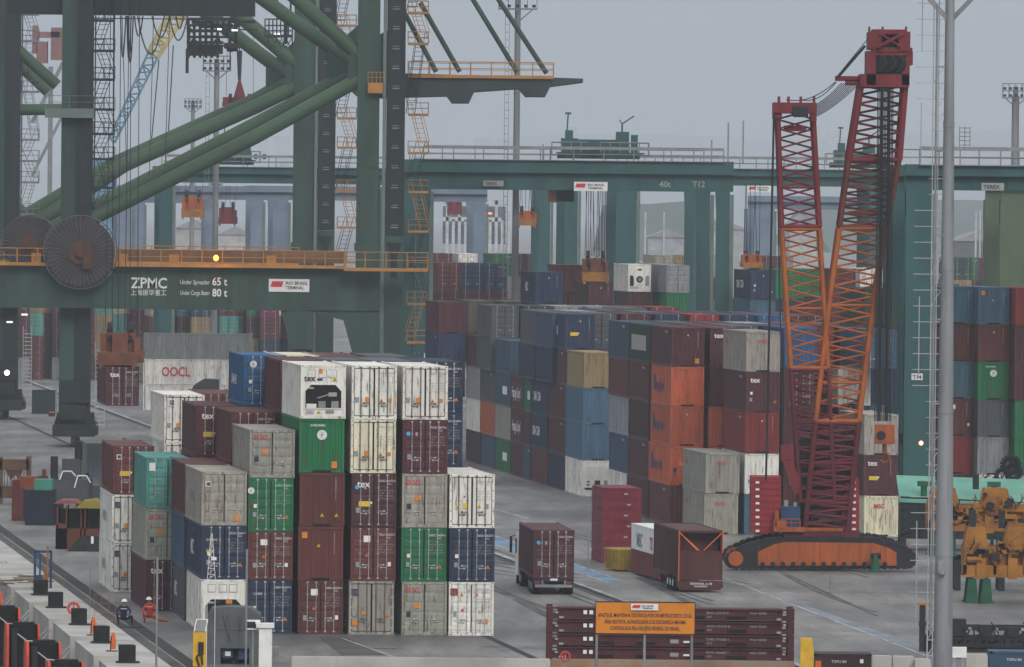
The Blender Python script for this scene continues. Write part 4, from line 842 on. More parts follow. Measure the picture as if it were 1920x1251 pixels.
def spreader(px, py0, py1, Y, ropes, label, cm=ORG, w=3.0, deep=12.0, yellow=True, nrope=8, seeds=1):
    """head block and spreader hanging end-on: py0 top of the head block, py1 underside"""
    c = at(px, py1, Y); z1 = c.z; z2 = at(px, py0, Y).z; hh = z2-z1; t = thing('spreader', label, 'container spreader', (c.x, Y, z1), 0, 'spreaders hanging from cranes')
    m = MB(); m.box(-w*.42, w*.42, 0, deep*.9, .05, hh*.22); m.box(-w*.5, w*.5, -.1, .35, 0, hh*.3); m.box(-w*.5, w*.5, deep*.9, deep*.95, 0, hh*.3)
    for s in (-1, 1): m.box(s*w*.42-.12, s*w*.42+.12, -.2, -.05, -.25, hh*.2)
    m.build('telescopic_frame', YPR if yellow else cm, t)
    m = MB(); m.box(-w*.36, w*.36, deep*.35, deep*.6, hh*.3, hh*.55); m.box(-w*.2, w*.2, deep*.3, deep*.34, hh*.25, hh*.75)
    for s in (-1, 1): m.tube((s*w*.28-.15, deep*.45, hh*.62), (s*w*.28+.15, deep*.45, hh*.62), hh*.2, 14); m.box(s*w*.3-.2, s*w*.3+.2, deep*.38, deep*.5, hh*.3, hh*.8)
    rs_ = random.Random(seeds+int(px))
    for _ in range(10): xx = rs_.uniform(-w*.42, w*.42); zz_ = hh*rs_.uniform(.25, .8); m.bar((xx, deep*.34, zz_), (xx+rs_.uniform(-.7,.7), deep*.36, zz_+hh*rs_.uniform(-.25,.2)), .09)
    m.box(-w*.5, -w*.36, deep*.3, deep*.6, hh*.3, hh*.72); m.box(w*.36, w*.5, deep*.3, deep*.6, hh*.3, hh*.62); m.build('head_block', cm, t)
    m = MB(); m.box(-w*.30, w*.30, deep*.32, deep*.62, hh*.56, hh*.68); 
    for s in (-1, 1): m.tube((s*w*.28-.2, deep*.42, hh*.82), (s*w*.28+.2, deep*.42, hh*.82), hh*.17, 14)
    m.build('sheaves', DARK, t)
    zr = ropes-z1; r = random.Random(seeds)
    for i in range(nrope):
        s = -1+2*i/(nrope-1); q = MB(); q.tube((s*w*.40, deep*.45+r.uniform(-1, 1), hh*.8), (s*w*.40+r.uniform(-.25, .25), deep*.45, zr), .028, 4); q.build('hoist_rope', DARK, t)
    return t
RSO = mat('rusty spreader orange', (.17,.06,.03), .6, 0, .4, 2, dirtamt=.5)
rtg('teal yard crane marked T12 with cab trolley on top, left of the red crane', 794, 1356, 800, dyf=14.5, zt=28.1, gh=3.0, signs=[('term', 1076, 341, 63, ''), ('txt', 1236, 351, 26, '40t'), ('txt', 1298, 351, 24, 'T12'), ('board', 906, 336, 38, 'TEREX'), ('tag', 795, 665, 0, 'T12')], trolley=(1046, 1200), legw=(1.35,1.5))
rtg('teal yard crane marked T14 beside the near grey pole', 1722, 2330, 603, signs=[('tag', 1709, 704, 0, 'T14'), ('board', 1840, 344, 42, 'TEREX')], legw=(1.9,1.5), zt=26.8)
rtg('teal yard crane half hidden by the red lattices, red and white sign on its girder', 1175, 1650, 900, zt=28.0, signs=[('term', 1402, 348, 44, '')], trolley=(1560, 1660), legw=(2.3,1.5))
rtg('teal yard crane in the haze behind the T12 one, legs left of its spreader', 700, 1072, 950, zt=27.8, legw=(1.5,1.4), walkr=False)
rtg('teal yard crane behind the green brace tubes, upper left', 312, 745, 935, zt=27.8, trolley=(404, 472), signs=[('board', 392, 338, 26, 'TEREX')], legw=(1.5,1.4))
rtg('hazy teal yard crane, farthest between the middle columns', 1022, 1312, 1010, zt=27.8, legw=(1.4,1.4), walkr=False)
rtg('pale blue yard crane in the haze right of the amber lamp', 482, 900, 1080, zt=26.0, m=RT_HAZE, legw=(1.6,1.4), walkr=False)
rtg('pale blue yard crane in the haze left of the green tubes foot', 235, 527, 1120, zt=26.0, m=RT_HAZE, legw=(2.1,1.4), walkr=False)
rtg('pale blue yard crane far behind the left brace tubes', 262, 395, 1190, zt=25.5, m=RT_HAZE, legw=(1.4,1.4), walkr=False)
rtg('pale blue yard crane far away, left of the red mast', 1432, 1700, 1150, zt=25.5, m=RT_HAZE, legw=(3,1.4), walkr=False)
rtg('olive green yard crane at the right edge behind the T14 one', 1898, 2400, 760, zt=26.4, m=OLV, legw=(2.3,1.5), walkr=False)
for o in list(S.objects):
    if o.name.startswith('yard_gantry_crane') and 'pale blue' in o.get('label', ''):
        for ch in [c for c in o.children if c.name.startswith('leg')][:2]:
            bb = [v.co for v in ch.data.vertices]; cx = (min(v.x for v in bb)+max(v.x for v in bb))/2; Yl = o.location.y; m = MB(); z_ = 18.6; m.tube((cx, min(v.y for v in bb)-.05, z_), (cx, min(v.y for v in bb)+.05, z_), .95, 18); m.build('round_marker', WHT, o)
t12 = [o for o in S.objects if 'T12 with cab' in o.get('label', '')][0]; m = MB(t12.location); a = at(1030, 378, 802); m.box(a.x, a.x+2.5, 802, 804, a.z, a.z+1.4); m.box(a.x-.1, a.x+.7, 801.8, 804, a.z-.1, a.z+1.3, 1); m.build('operator_cab', [DARK, YPR], t12)
for px, hgt in ((1334, 2.2), (1365, 4.0), (1393, 4.2), (1018, 1.6), (1032, 1.3)): m = MB(t12.location); a = at(px, 300, 806); m.bar((a.x, 806, 28.0), (a.x, 806, 28.1+hgt), .16); m.build('aerial_rod', GRY, t12)
spreader(1117, 470, 528, 804, 27, 'rusty spreader with yellow frame gripping the hanging maroon container', RSO, 2.7, 12, nrope=14)
container((at(1104, 560, 804).x, 804, at(1104, 528, 804).z-2.95), 2.9, 'e', 'mar', 'tr+vt', '', 12.19, YAW, True, 'maroon container hanging from the yellow spreader of the T12 yard crane', 'containers hanging from spreaders')
spreader(220, 605, 685, 590, 40, 'orange and yellow spreader holding the maroon container by the crane leg', RSO, 2.9, 12, False, nrope=6)
container((at(199, 700, 590).x, 590, at(199, 686, 590).z-2.95), 2.9, 'd', 'mar', 'num+tex', '', 12.19, YAW, True, 'maroon container hanging from the orange spreader left of the white side-on stack', 'containers hanging from spreaders')
spreader(360, 355, 408, 1000, 26, 'orange and yellow spreader hanging in the haze above the amber lamp', ORG, 2.7, 6, nrope=4)
spreader(426, 378, 420, 1090, 26, 'pink-red spreader hanging in the haze, right of the orange one', RED, 2.4, 6, False, nrope=4, seeds=3)
spreader(988, 386, 423, 930, 26, 'small orange spreader hanging in the haze left of the teal legs', ORG, 2.2, 6, nrope=6)
spreader(852, 365, 402, 1200, 26, 'small dull red spreader in the haze beside the pale frames', RED, 2.2, 6, False, nrope=6)
spreader(1412, 470, 502, 784, 26, 'small orange spreader touching the navy container left of the red mast', ORG, 2.0, 12, nrope=6)
spreader(448, 175, 200, 1000, 50, 'red grab spreader hanging from a hook high between the tubes', RED, 4.2, 6, False, nrope=2)
# ---------------------------------------------------------------- light masts
GP = 'tall light masts in the terminal'
def mast(px, py, Y, zt, r0, r1, label, pw=3.2, m=PGR, ladder=True, arms=True, z0=0):
    c = at(px, py, Y); t = thing('light_mast', label, 'light mast', (c.x, Y, 0), 0, GP)
    b = MB(); n = 5
    for i in range(n):
        za, zb = z0+(zt-z0)*i/n, z0+(zt-z0)*(i+1)/n; b.tube((0,0,za), (0,0,zb+.3 if i < n-1 else zb), r0+(r1-r0)*i/n, 14, 0, r0+(r1-r0)*(i+1)/n); b.tube((0,0,zb-.02), (0,0,zb+.25), (r0+(r1-r0)*(i+1)/n)*1.06, 14)
    b.build('pole', m, t)
    if ladder:
        l = MB(); l.bar((-r0-.45, 0, 2), (-r0-.45, 0, zt), .05); l.bar((-r0-.85, 0, 2), (-r0-.85, 0, zt), .05)
        for k in range(int(zt/.8)): l.box(-r0-.85, -r0-.45, -.02, .02, 2+k*.8, 2.05+k*.8)
        l.build('ladder', m, t)
    if arms:
        p = MB(); h = pw*.55
        for z in (0, h*.5, h): 
            for y in (-pw*.3, pw*.3): p.bar((-pw/2, y, zt+z), (pw/2, y, zt+z), .09)
        for i in range(5):
            for y in (-pw*.3, pw*.3): p.bar((-pw/2+pw*i/4, y, zt), (-pw/2+pw*i/4, y, zt+h), .07)
        for s in (-1, 1): p.bar((0, 0, zt-pw*.35), (s*pw*.4, 0, zt), .12); p.bar((s*pw/2, -pw*.3, zt), (s*pw/2, pw*.3, zt), .09)
        p.box(-.3, .3, -.3, .3, zt-.2, zt+h*.8); p.build('lamp_platform', m, t)
        for i in range(5):
            for j in (0, 1):
                f = MB(); x = -pw/2+pw*(i+.1)/4.6; f.box(x-.05, x+.3, -pw*.3-.25, -pw*.3-.05, zt+h*.5*j+.12, zt+h*.5*j+.42); f.build('floodlight', DARK, t)
    return t
mast(968, 300, 818, 43.6, .40, .30, 'light mast standing behind the T12 girder with a square lamp cage', 3.9)
mast(405, 300, 915, 38.6, .38, .3, 'light mast with wide lamp crown between the green tubes', 3.1)
mast(361, 300, 1250, 38.5, .4, .3, 'hazy light mast, the fainter one left of the other', 2.6, ladder=False)
mast(1903, 300, 985, 37.5, .55, .45, 'light mast with lamp crown at the far right edge', 3.2, ladder=False)
t = mast(1775, 600, 380, 34.0, .47, .20, 'big near galvanised pole with V arms at its top, right of the ladder mast', 2, ladder=False, arms=False)
m = MB()
for s in (-1, 1): m.bar((0, 0, 32.2), (s*1.6, 0, 33.9), .22)
m.build('arm', PGR, t)
m = MB(); m.path([V((-.62, -.1, z+.0)) for z in range(3, 34, 3)], .05, 6); 
for z in range(6, 33, 4): m.box(-.66, -.2, -.15, 0, z, z+.08)
m.build('cable_conduit', GRY, t)
m = MB(); m.box(-.3, .02, -.62, -.5, 6.0, 6.6); m.sphere((-.1, -.6, 6.0), .14, 10); m.build('bracket', GRY, t)
m = MB()
for k in range(6): z = 26-.35*k; m.bar((.5,-.2,z*.0+at(1790,240+8*k,380).z), (1.0,-.2,at(1790,240+8*k,380).z), .04)
for x in (.5, .75, 1.0): m.bar((x,-.2,at(1790,282,380).z), (x,-.2,at(1790,238,380).z), .04)
m.build('small_cage', GRY, t)
# thin ladder mast left of it
c = at(1757, 500, 392); t = thing('ladder_mast', 'thin grey lattice ladder mast with side rungs, left of the big near pole', 'antenna mast', (c.x, 392, 0))
m = MB()
for x, y in ((-.28, 0), (.28, 0), (0, .4)): m.tube((x, y, 0), (x, y, 36), .032, 5)
z = .6
while z < 36:
    ww = 1.15 if (int(z/4.7) % 3) != 2 else .45; m.bar((-ww if z > 4 else -.3, 0, z), (.3, 0, z), .035); m.bar((-.28,0,z),(0,.4,z),.03); m.bar((.28,0,z),(0,.4,z),.03)
    if int(z) % 9 < 3: m.bar((-.28,0,z), (.28,0,z+.9), .03)
    z += .78
for za, zb in ((3, 8), (15, 19), (25.5, 28.5), (31, 34)): m.tube((-.85, 0, za), (-.85, 0, zb), .03, 5)
m.build('lattice', GALV, t)
# ---------------------------------------------------------------- red and orange lattice crawler crane
t = thing('crawler_crane', 'red and orange lattice crawler crane with two lattice masts', 'crawler crane', (at(1536, 1065, 515).x, 515, 0)); t['wc'] = 1
YC = 517; Q = lambda x, y, Y=YC: at(x, y, Y)
def lattice(name, pts, m_, r=.13, br=.055, dep=2.0, nb=None):
    """pts: list of (y_px, xl_px, xr_px) from top to bottom; four chords and zigzag lacing on every face"""
    mb = MB(t.location); n = len(pts)-1
    lv = []
    for y, a, b in pts: lv.append([Q(a, y), Q(b, y), Q(b, y)+V((0,dep,0)), Q(a, y)+V((0,dep,0))])
    for k in range(4):
        for i in range(n): mb.tube(lv[i][k], lv[i+1][k], r, 8)
    for i in range(n):
        for f in range(4):
            a0, b0, a1, b1 = lv[i][f], lv[i][(f+1) % 4], lv[i+1][f], lv[i+1][(f+1) % 4]
            mid = (b0+b1)/2; mb.tube(a0, mid, br, 5); mb.tube(mid, a1, br, 5)
        if i % 4 == 0:
            for f in range(4): mb.tube(lv[i][f], lv[i][(f+1) % 4], br*1.2, 5)
    for f in range(4): mb.tube(lv[0][f], lv[0][(f+1) % 4], r*.9, 6); mb.tube(lv[n][f], lv[n][(f+1) % 4], r*.9, 6)
    return mb.build(name, m_, t)
def interp(tab, y):
    for (y0, a0, b0), (y1, a1, b1) in zip(tab, tab[1:]):
        if y0 <= y <= y1 or (y1, a1, b1) == tab[-1]: k = (y-y0)/(y1-y0); return (y, a0+(a1-a0)*k, b0+(b1-b0)*k)
def rng(tab, y0, y1, n): return [interp(tab, y0+(y1-y0)*i/n) for i in range(n+1)]
TL = [(200,1458,1524),(430,1466,1537),(700,1484,1553),(960,1502,1566)]
TR = [(150,1616,1698),(300,1592,1686),(560,1556,1640),(760,1533,1614),(1000,1508,1588)]
ORL = mat('orange lattice paint', (.38,.10,.02), .5, 0, .3, 2)
lattice('mast_section', rng(TL, 205, 425, 6), RED, .17, .065); lattice('mast_section', rng(TL, 430, 690, 7), ORL, .15, .06); lattice('mast_section', rng(TL, 694, 940, 10), CRIM, .15, .07)
lattice('boom_section', rng(TR, 160, 300, 4), RED, .22, .08, 2.4); lattice('boom_section', rng(TR, 300, 425, 5), mat('faded red lattice paint', (.13,.028,.018), .5, 0, .3, 2), .17, .07, 2.4)
lattice('boom_section', rng(TR, 428, 790, 10), ORL, .18, .07, 2.4); lattice('boom_section', rng(TR, 794, 1000, 11), CRIM, .19, .11, 2.4)
def pbox(mb, x0, y0, x1, y1, d0, d1, m_=0):
    a = Q(x0, y1); b = Q(x1, y0); mb.box(a.x, b.x, YC+d0, YC+d1, a.z, b.z, m_)
m = M(t); pbox(m, 1450,193,1531,212,-.5,2.6); pbox(m, 1450,212,1466,222,-.3,2.4); pbox(m,1520,205,1531,228,-.4,2.4)
for x in (1458,1476,1499,1524): pbox(m, x, 181, x+5, 195, 0, .3)
pbox(m, 1486,200,1515,220,-.7,-.5,1); pbox(m, 1470,236,1512,246,.2,.5); m.build('mast_head', [RED, DARK], t)
m = M(t)       # boom head with sheave block
pbox(m,1628,60,1652,92,-.8,3); pbox(m,1684,60,1706,96,-.8,3); pbox(m,1636,56,1700,64,-.6,2.8); pbox(m,1636,90,1710,98,-.7,2.9); pbox(m,1640,100,1704,104,-.7,2.9)
pbox(m,1624,96,1642,160,-.6,2.8); pbox(m,1697,96,1711,122,-.6,2.8); pbox(m,1612,140,1704,163,-.6,2.8); pbox(m,1690,122,1705,160,-.6,2.8)
for x in (1628,1653,1697): pbox(m, x, 50, x+4, 62, 0, .3)
m.bar(Q(1645,88,516), Q(1695,62,516), .18); m.bar(Q(1650,62,516), Q(1690,88,516), .12)
pbox(m,1640,108,1692,142,-.5,2.0,1); pbox(m,1655,64,1684,90,.4,2.0,1); m.build('boom_head', [RED, DARK], t)
m = M(t)
for x in (1650, 1668, 1684): c = Q(x, 120); m.tube((c.x-.1, YC-.7, c.z), (c.x+.1, YC-.5, c.z), .55, 16)
m.build('sheaves', DARK, t)
m = M(t); pbox(m,1566,143,1618,152,0,.5); pbox(m,1585,150,1618,160,0,.5); m.build('jib_strut', RED, t)
m = M(t); m.tube(Q(1570,146), Q(1622,86), .09, 6); m.tube(Q(1566,148), Q(1628,72), .03, 5); m.build('pendant_line', DARK, t)
for i in range(9):
    m = M(t); a, b = Q(1578+i*4.2,156), Q(1513+i*2.4,206-i*.5+i*2.0); n = 6; m.path([a.lerp(b, j/n)-V((0,0,.18*(1-(2*j/n-1)**2))) for j in range(n+1)], .028, 4); m.build('luffing_rope', DARK, t)
for x0, x1 in ((1474, 1566), (1500, 1568)):
    m = M(t); a, b = Q(x1,154), Q(x0,187); m.path([a.lerp(b, j/8)-V((0,0,.45*(1-(2*j/8-1)**2))) for j in range(9)], .03, 4); m.build('luffing_rope', DARK, t)
for i in range(12):
    m = M(t); x = 1646+i*2.6; m.tube(Q(x,165,516.2), Q(1640+i*2.7,790,516.2), .03 if i not in (3, 8) else .06, 4); m.build('hoist_rope', DARK, t)
m = M(t); m.tube(Q(1451,215,516), Q(1436,903,516), .07, 6); m.tube(Q(1455,225,516), Q(1468,830,516), .045, 5); m.build('pendant_line', DARK, t)
CWR = mat('counterweight red', (.27,.016,.024), .5, 0, .2, 1.5)
# body, counterweights, tank, cab
m = M(t); pbox(m,1408,895,1465,1000,.3,4); [pbox(m,1407.4,905+12*k,1465.6,905.4+12*k,.27,4.02,2) for k in range(8)]
for k in range(8): pbox(m,1417,903+k*13,1424,907+k*13,.2,.3,1)
m.build('counterweight', [CWR, WHT, CRIM], t)
m = M(t); a = [Q(1590,897), Q(1611,899), Q(1611,1002), Q(1573,1000)]; m.prism([(p.x, p.z) for p in a], YC+.3, YC+4)
for k in range(8): pbox(m,1598,903+k*12.5,1605,907+k*12.5,.2,.3,1)
m.build('counterweight', [CWR, WHT], t)
m = M(t); pbox(m,1464,950,1500,990,-.6,1.2); pbox(m,1470,938,1478,950,0,.3,1); pbox(m,1488,942,1494,950,0,.3,1); m.build('fuel_tank', [BLU, GRY], t)
m = M(t); pbox(m,1450,988,1508,996,-.9,1.4); pbox(m,1452,958,1460,990,-.5,.2); pbox(m,1456,975,1474,990,-1,-.7); rail(m, Q(1451,988,516.2), Q(1500,988,516.2), .5, .5); m.build('service_platform', ORG, t)
m = M(t); pbox(m,1470,996,1612,1006,-.5,4.5); pbox(m,1500,820,1600,1000,1.6,4.2,1); pbox(m,1505,990,1580,1000,-.2,1,2)
for k in range(9): pbox(m,1503,838+k*18,1596,842+k*18,1.3,1.6,0)
for x in (1520, 1552, 1584): pbox(m,x,830,x+3,996,1.2,1.5,0)
for i in range(4): c = Q(1530+i*14, 965+(i % 2)*12); m.tube((c.x-.3, YC+.3, c.z), (c.x+.3, YC+.3, c.z), .35, 12, 1)
m.build('machinery_house', [CRIM, DARK, ORG], t)
m = M(t); m.prism([(Q(x,y).x, Q(x,y).z) for x, y in ((1478,865),(1486,860),(1500,905),(1490,930),(1466,862))], YC-.3, YC); m.bar(Q(1476,850), Q(1497,925), .25); pbox(m,1464,835,1488,862,-.2,.3); m.build('a_frame', RED, t)
for yy, nm in ((515, ''), (521.5, '')):
    o = [(1357,1050),(1359,1042),(1366,1034),(1400,1018),(1442,1007),(1640,1007),(1672,1015),(1698,1025),(1711,1034),(1716,1043),(1715,1052),(1709,1059),(1700,1063),(1372,1063),(1362,1058)]
    m = M(t); X = [(Q(x,y).x, Q(x,y).z) for x, y in o]; m.prism(X, yy, yy+1.0)
    n = len(X)
    for i in range(n):
        a, b = V((X[i][0],0,X[i][1])), V((X[(i+1) % n][0],0,X[(i+1) % n][1])); k = max(1, int((b-a).length/.42)); d = (b-a).normalized(); u = V((0,1,0)).cross(d); ang = (b-a)
        for j in range(k): p = a+(b-a)*(j+.5)/k; q1 = V((p.x-d.x*.15, yy-.08, p.z-d.z*.15)); q2 = V((p.x+d.x*.15, yy-.08, p.z+d.z*.15)); nn = V((d.z, 0, -d.x))*.06; e_ = V((0, 1.16, 0)); m.add([q1-nn, q2-nn, q2+nn, q1+nn, q1-nn+e_, q2-nn+e_, q2+nn+e_, q1+nn+e_], [(0,1,2,3),(7,6,5,4),(0,4,5,1),(1,5,6,2),(2,6,7,3),(3,7,4,0)])
    m.build('crawler_track', DARK, t)
    m = M(t); o = [(1419,1033),(1450,1018),(1470,1014),(1635,1016),(1664,1025),(1678,1034),(1678,1058),(1419,1058)]; m.prism([(Q(x,y).x, Q(x,y).z) for x, y in o], yy-.14, yy-.02)
    for x in range(1428, 1672, 19): c = Q(x, 1055); m.tube((c.x, yy-.3, c.z), (c.x, yy, c.z), .16, 10, 1)
    for x in range(1420, 1670, 38): pbox(m, x, 1020, x+1.2, 1056, -2.19+(yy-515), -2.12+(yy-515), 2)
    c = Q(1378,1045); m.tube((c.x, yy-.2, c.z), (c.x, yy, c.z), .48, 18, 0); m.build('track_frame', [ORG, DARK, mat('dull orange weld', (.25,.08,.02))], t)
m = M(t); pbox(m,1500,1003,1580,1020,0,4.5); m.build('car_body', [CRIM], t)
h = thing('hook_block', 'orange hook block hanging on the ropes right of the boom', 'hook block', (Q(1655,785).x, 514, Q(1655,820).z)); k = MB(); 
k.box(-.62,.62,-.4,.4,-.35,.9); k.box(-.66,.66,-.45,.45,-.25,.0); k.tube((-.25,-.5,.2),(-.25,.5,.2),.3,12,1); k.build('block_body', [ORG, DARK], h)
k = MB(); k.tube((0,0,-.9),(0,0,-.35),.14,8); pts = [V((0,0,-.9)), V((.25,0,-1.05)), V((.33,0,-1.3)), V((.15,0,-1.55)), V((-.12,0,-1.55)), V((-.28,0,-1.35))]; k.path(pts, .1, 8); k.build('hook', mat('rust hook', (.2,.06,.03)), h)
# ---------------------------------------------------------------- quay furniture
GB = 'black mooring bollards on the quay edge'
for i, (px, py) in enumerate(((76,1116),(104,1140),(148,1172),(190,1206),(238,1243))):
    p = gnd(px, py, .3); t = thing('mooring_bollard', 'black mooring bollard, %s' % ['farthest one, in front of the blue frame','second from the far end of the line','middle one with a red lifebuoy behind','fourth from the far end, between orange boards','nearest one at the bottom of the photo'][i], 'bollard', (p.x, p.y, .31), math.radians(6), GB)
    m = MB(); m.prism([(-.55,-.25),(-.4,-.5),(.4,-.5),(.62,-.3),(.62,.3),(.4,.55),(-.4,.55),(-.55,.3)], 0, .07, 'z'); m.build('base_plate', DARK, t)
    m = MB(); m.tube((-.12,.05,.07),(-.12,.05,.80),.30,14); m.box(-.42,.32,-.30,.30,.55,.90); m.box(.1,.42,-.26,.26,.07,.88); m.box(-.36,.36,-.24,.28,.07,.55); m.build('bollard_body', mat('black bollard paint', (.008,.009,.011), .6, 0, .3, 2), t)
GF = 'rubber fenders along the quay wall'
for k in range(-2, 9):
    t0 = T0+18*k+16; p = qp(t0, .0, -.2); t = thing('fender', 'black rubber fender with orange-red face plate, %s along the quay wall' % ['first','second','third','fourth','fifth','sixth','seventh','eighth','ninth','tenth','eleventh'][k+2]+(' from the camera'), 'fender', (p.x, p.y, 0), 0, GF)
    R_ = Matrix.Rotation(math.atan(.1215), 4, 'Z')
    m = MB(); m.tube((-1.5,0,-3.2),(-1.5,0,.1),.78,20); m.tube((-1.5,0,.1),(-1.5,0,.22),.6,20); m.tube((-.8,0,-1.6),(0,0,-1.6),.5,14); m.xf(R_).build('rubber_drum', GASK, t)
    m = MB(); m.box(-2.2,-1.9,-1.1,1.1,-3.3,-.1); m.xf(R_).build('backing_frame', DARK, t)
    m = MB(); m.prism([(-1.25,-3.4),(1.25,-3.4),(1.25,-.5),(1.0,.15),(-1.0,.15),(-1.25,-.5)], -2.5, -2.36, 'x'); m.prism([(-1.1,-3.4),(1.1,-3.4),(1.1,-.5),(.8,.1),(-.8,.1),(-1.1,-.5)], -.78, -.66, 'x'); m.xf(R_).build('face_plate', mat('orange-red face plate', (.62,.07,.03), .5, 0, .2, 2), t)
    m = MB()
    for yy in (-1, 1): m.path([V((-2.0,yy,-.3)), V((-1.4,yy*1.1,-.75)), V((-.7,yy*1.15,-.8)), V((0,yy*1.2,-.1))], .04, 5)
    m.xf(R_).build('chain', GALV, t)
for i, (px, py) in enumerate(((35,1215),(60,1185))):
    p = at(px, py, 400-30*i)
# lifebuoys
def buoy(px, py, Y, r, lab, post=None):
    p = at(px, py, Y); t = thing('lifebuoy', lab, 'lifebuoy', p); m = MB(); n = 18
    m.path([V((math.cos(i*2*math.pi/n)*r, 0, math.sin(i*2*math.pi/n)*r)) for i in range(n+1)], r*.24, 8); m.build('ring', mat('lifebuoy red', (.62,.05,.05), .5), t)
    m = MB(); m.bar((0,.1,-p.z), (0,.1,r*.8), .07); m.build('post', GRY, t)
buoy(138, 1141, 441, .30, 'red lifebuoy behind the black bollards on the quay')
buoy(1060, 1231, 391, .22, 'orange-red lifebuoy before the folded flat racks')
for px, py, lab in ((175, 1192, 'orange marker board between two black bollards, farther one'), (212, 1222, 'orange marker board beside the nearest bollards, nearer one')):
    p = gnd(px, py, .3); t = thing('marker_board', lab, 'marker board', p, 0, 'orange marker boards on the quay'); m = MB(); m.prism([(-.13,.12),(.13,.12),(.16,.6),(.05,.98),(-.08,.98),(-.14,.6)], -.03, .03); m.build('board', mat('safety orange', (.65,.14,.02), .45), t); m = MB(); m.box(-.35,.22,-.12,.2,0,.06); m.bar((-.14,0,0),(-.1,0,.8),.06); m.build('foot', mat('brown rubber', (.12,.06,.04)), t)
# blue frame with yellow post
p = gnd(80, 1112, 0); t = thing('gangway_frame', 'blue steel frame with a yellow post standing behind the bollards', 'steel frame', p); s = sc(p.y)
m = MB(); w = 30/s; h = 80/s
for x in (-w/2, w/2): m.box(x-.07, x+.07, -.1, .1, 0, h); 
m.box(-w/2, w/2, -.1, .1, h-.14, h); m.box(-w/2+.25, -w/2+.35, 0, .1, 0, h-.2); m.box(-w/2, 0, -.2, .2, 0, h*.42); m.box(-.2,.3,.0,.3,.1,h*.25); m.build('frame', BLU, t)
m = MB(); m.box(w*.25, w*.36, -.25, -.1, 0, h*1.1); m.prism([(-.05,0),(.3,0),(.3,h*.45),(.1,h*.5),(-.05,h*.3)], -.2, -.1); m.build('yellow_post', YPR, t)
# coil of rope and timbers at the far end of the apron
p = gnd(22, 1100, 0); t = thing('dunnage_pile', 'low pile of tan timber and rope at the left edge behind the bollards', 'timber pile', p); m = MB(); r = random.Random(2)
for i in range(22): a = V((r.uniform(-1.2,1.2), r.uniform(-3,6), .05+.04*i%.4)); m.bar(a, a+V((r.uniform(.6,1.6), r.uniform(-.8,.8), 0)), .14, .1)
m.build('timbers', mat('old timber', (.17,.12,.07), .8, 0, .4, 3), t)
# faint reddish barrier mesh left of the white containers
t = thing('mesh_barrier', 'reddish mesh safety barrier beside the quay rail left of the workers', 'barrier', gnd(200, 1165)); m = MB()
for i in range(5): m.bar((-.7+.4*i,0,0), (-.7+.4*i,0,1.5), .025)
for z in (.05,.5,1.0,1.5): m.bar((-.7,0,z), (.9,0,z), .025)
m.build('mesh', mat('faded red mesh', (.28,.13,.11), .7), t)
for px, py0, py1, Y, r, lab in ((295,1045,1290,382,.055,'thin grey pole standing before the dark maroon container at the bottom'), (463,1030,1290,380,.05,'thin pale pole before the grey covered machine'), (1557,1074,1101,485,.035,'short thin stake standing on the open yard before the crawler tracks'), (1103,995,1055,512,.04,'thin stake left of the crimson flat rack stack'), (169,1065,1140,450,.02,'thin stake left of the white reefers')):
    a = at(px, py0, Y); t = thing('thin_pole', lab, 'pole', (a.x, Y, 0)); m = MB(); m.tube((0,0,0), (0,0,a.z), r, 8); m.build('shaft', PGR, t); m = MB(); m.tube((0,0,0), (0,0,.06), r*5, 10); m.build('base', GRY, t)
# small white lattice aerial
p = gnd(401, 1245); t = thing('lattice_aerial', 'small white lattice aerial mast before the navy container doors', 'aerial', (at(396,1100,398).x, 398, 0)); m = MB(); z0, z1 = at(396,1088,398).z, at(396,1000,398).z; 
for sx_ in (-1, 1): m.tube((sx_*.2,0,0),(sx_*.2,0,z0),.015,4); m.tube((sx_*.2,0,z0),(sx_*.03,0,z1),.015,4)
for k in range(8): z = z0+(z1-z0)*k/8; w = .2*(1-k/9); m.bar((-w,0,z),(w,0,z),.02); m.bar((-w,0,z),(w*.9,0,z+(z1-z0)/8),.018)
m.box(.0,.25,-.1,.1,z0+1.0,z0+1.15); m.build('lattice', WHT, t)
# grey covered machine, yellow telescope, white column, small panel
gp = gnd(438, 1246); YG = gp.y; t = thing('covered_machine', 'grey sheeted machine with blue parts inside, before the white machinery reefer', 'machine', (gp.x, YG, 0)); s = sc(YG)
m = MB(); w, h, d = 104/s, 108/s, 2.4; o = [(-w*.5,0),(-w*.5,h*.86),(-w*.42,h*.97),(-w*.1,h),(w*.3,h*.98),(w*.46,h*.86),(w*.5,h*.6),(w*.5,0),(w*.28,0),(w*.28,h*.28),(-w*.24,h*.28),(-w*.24,0)]
m.prism(o, 0, d); [m.box(-w*.34+j*w*.22, -w*.34+j*w*.22+.05, -.05, 0, h*.4, h*.9) for j in range(4)]; m.box(-w*.3, w*.3, -.05, 0, h*.6, h*.63); m.bar((-w*.2,-.08,h*.88),(-w*.05,-.08,h*.42),.06); m.build('cover', mat('grey tarpaulin', (.10,.112,.122), .7, 0, .35, 2, bump=.5), t)
m = MB(); m.box(-w*.24,w*.28,1.5,2.3,0,h*.36); m.build('inner_bay', DARK, t)
m = MB(); m.box(-w*.22,-w*.02,.3,1.2,h*.1,h*.32); m.box(w*.08,w*.26,.3,1.2,h*.08,h*.32); m.tube((0,.5,h*.1),(0,1,h*.1),.3,12,1); m.box(-w*.16,-w*.06,.27,.3,h*.14,h*.22,2); m.build('blue_motor', [BLU, GASK, WHT], t)
p = gnd(374, 1250); YY = p.y; s = sc(YY); t = thing('control_stand', 'yellow control stand with a small tilted panel on top, bottom left', 'control stand', (p.x, YY, 0))
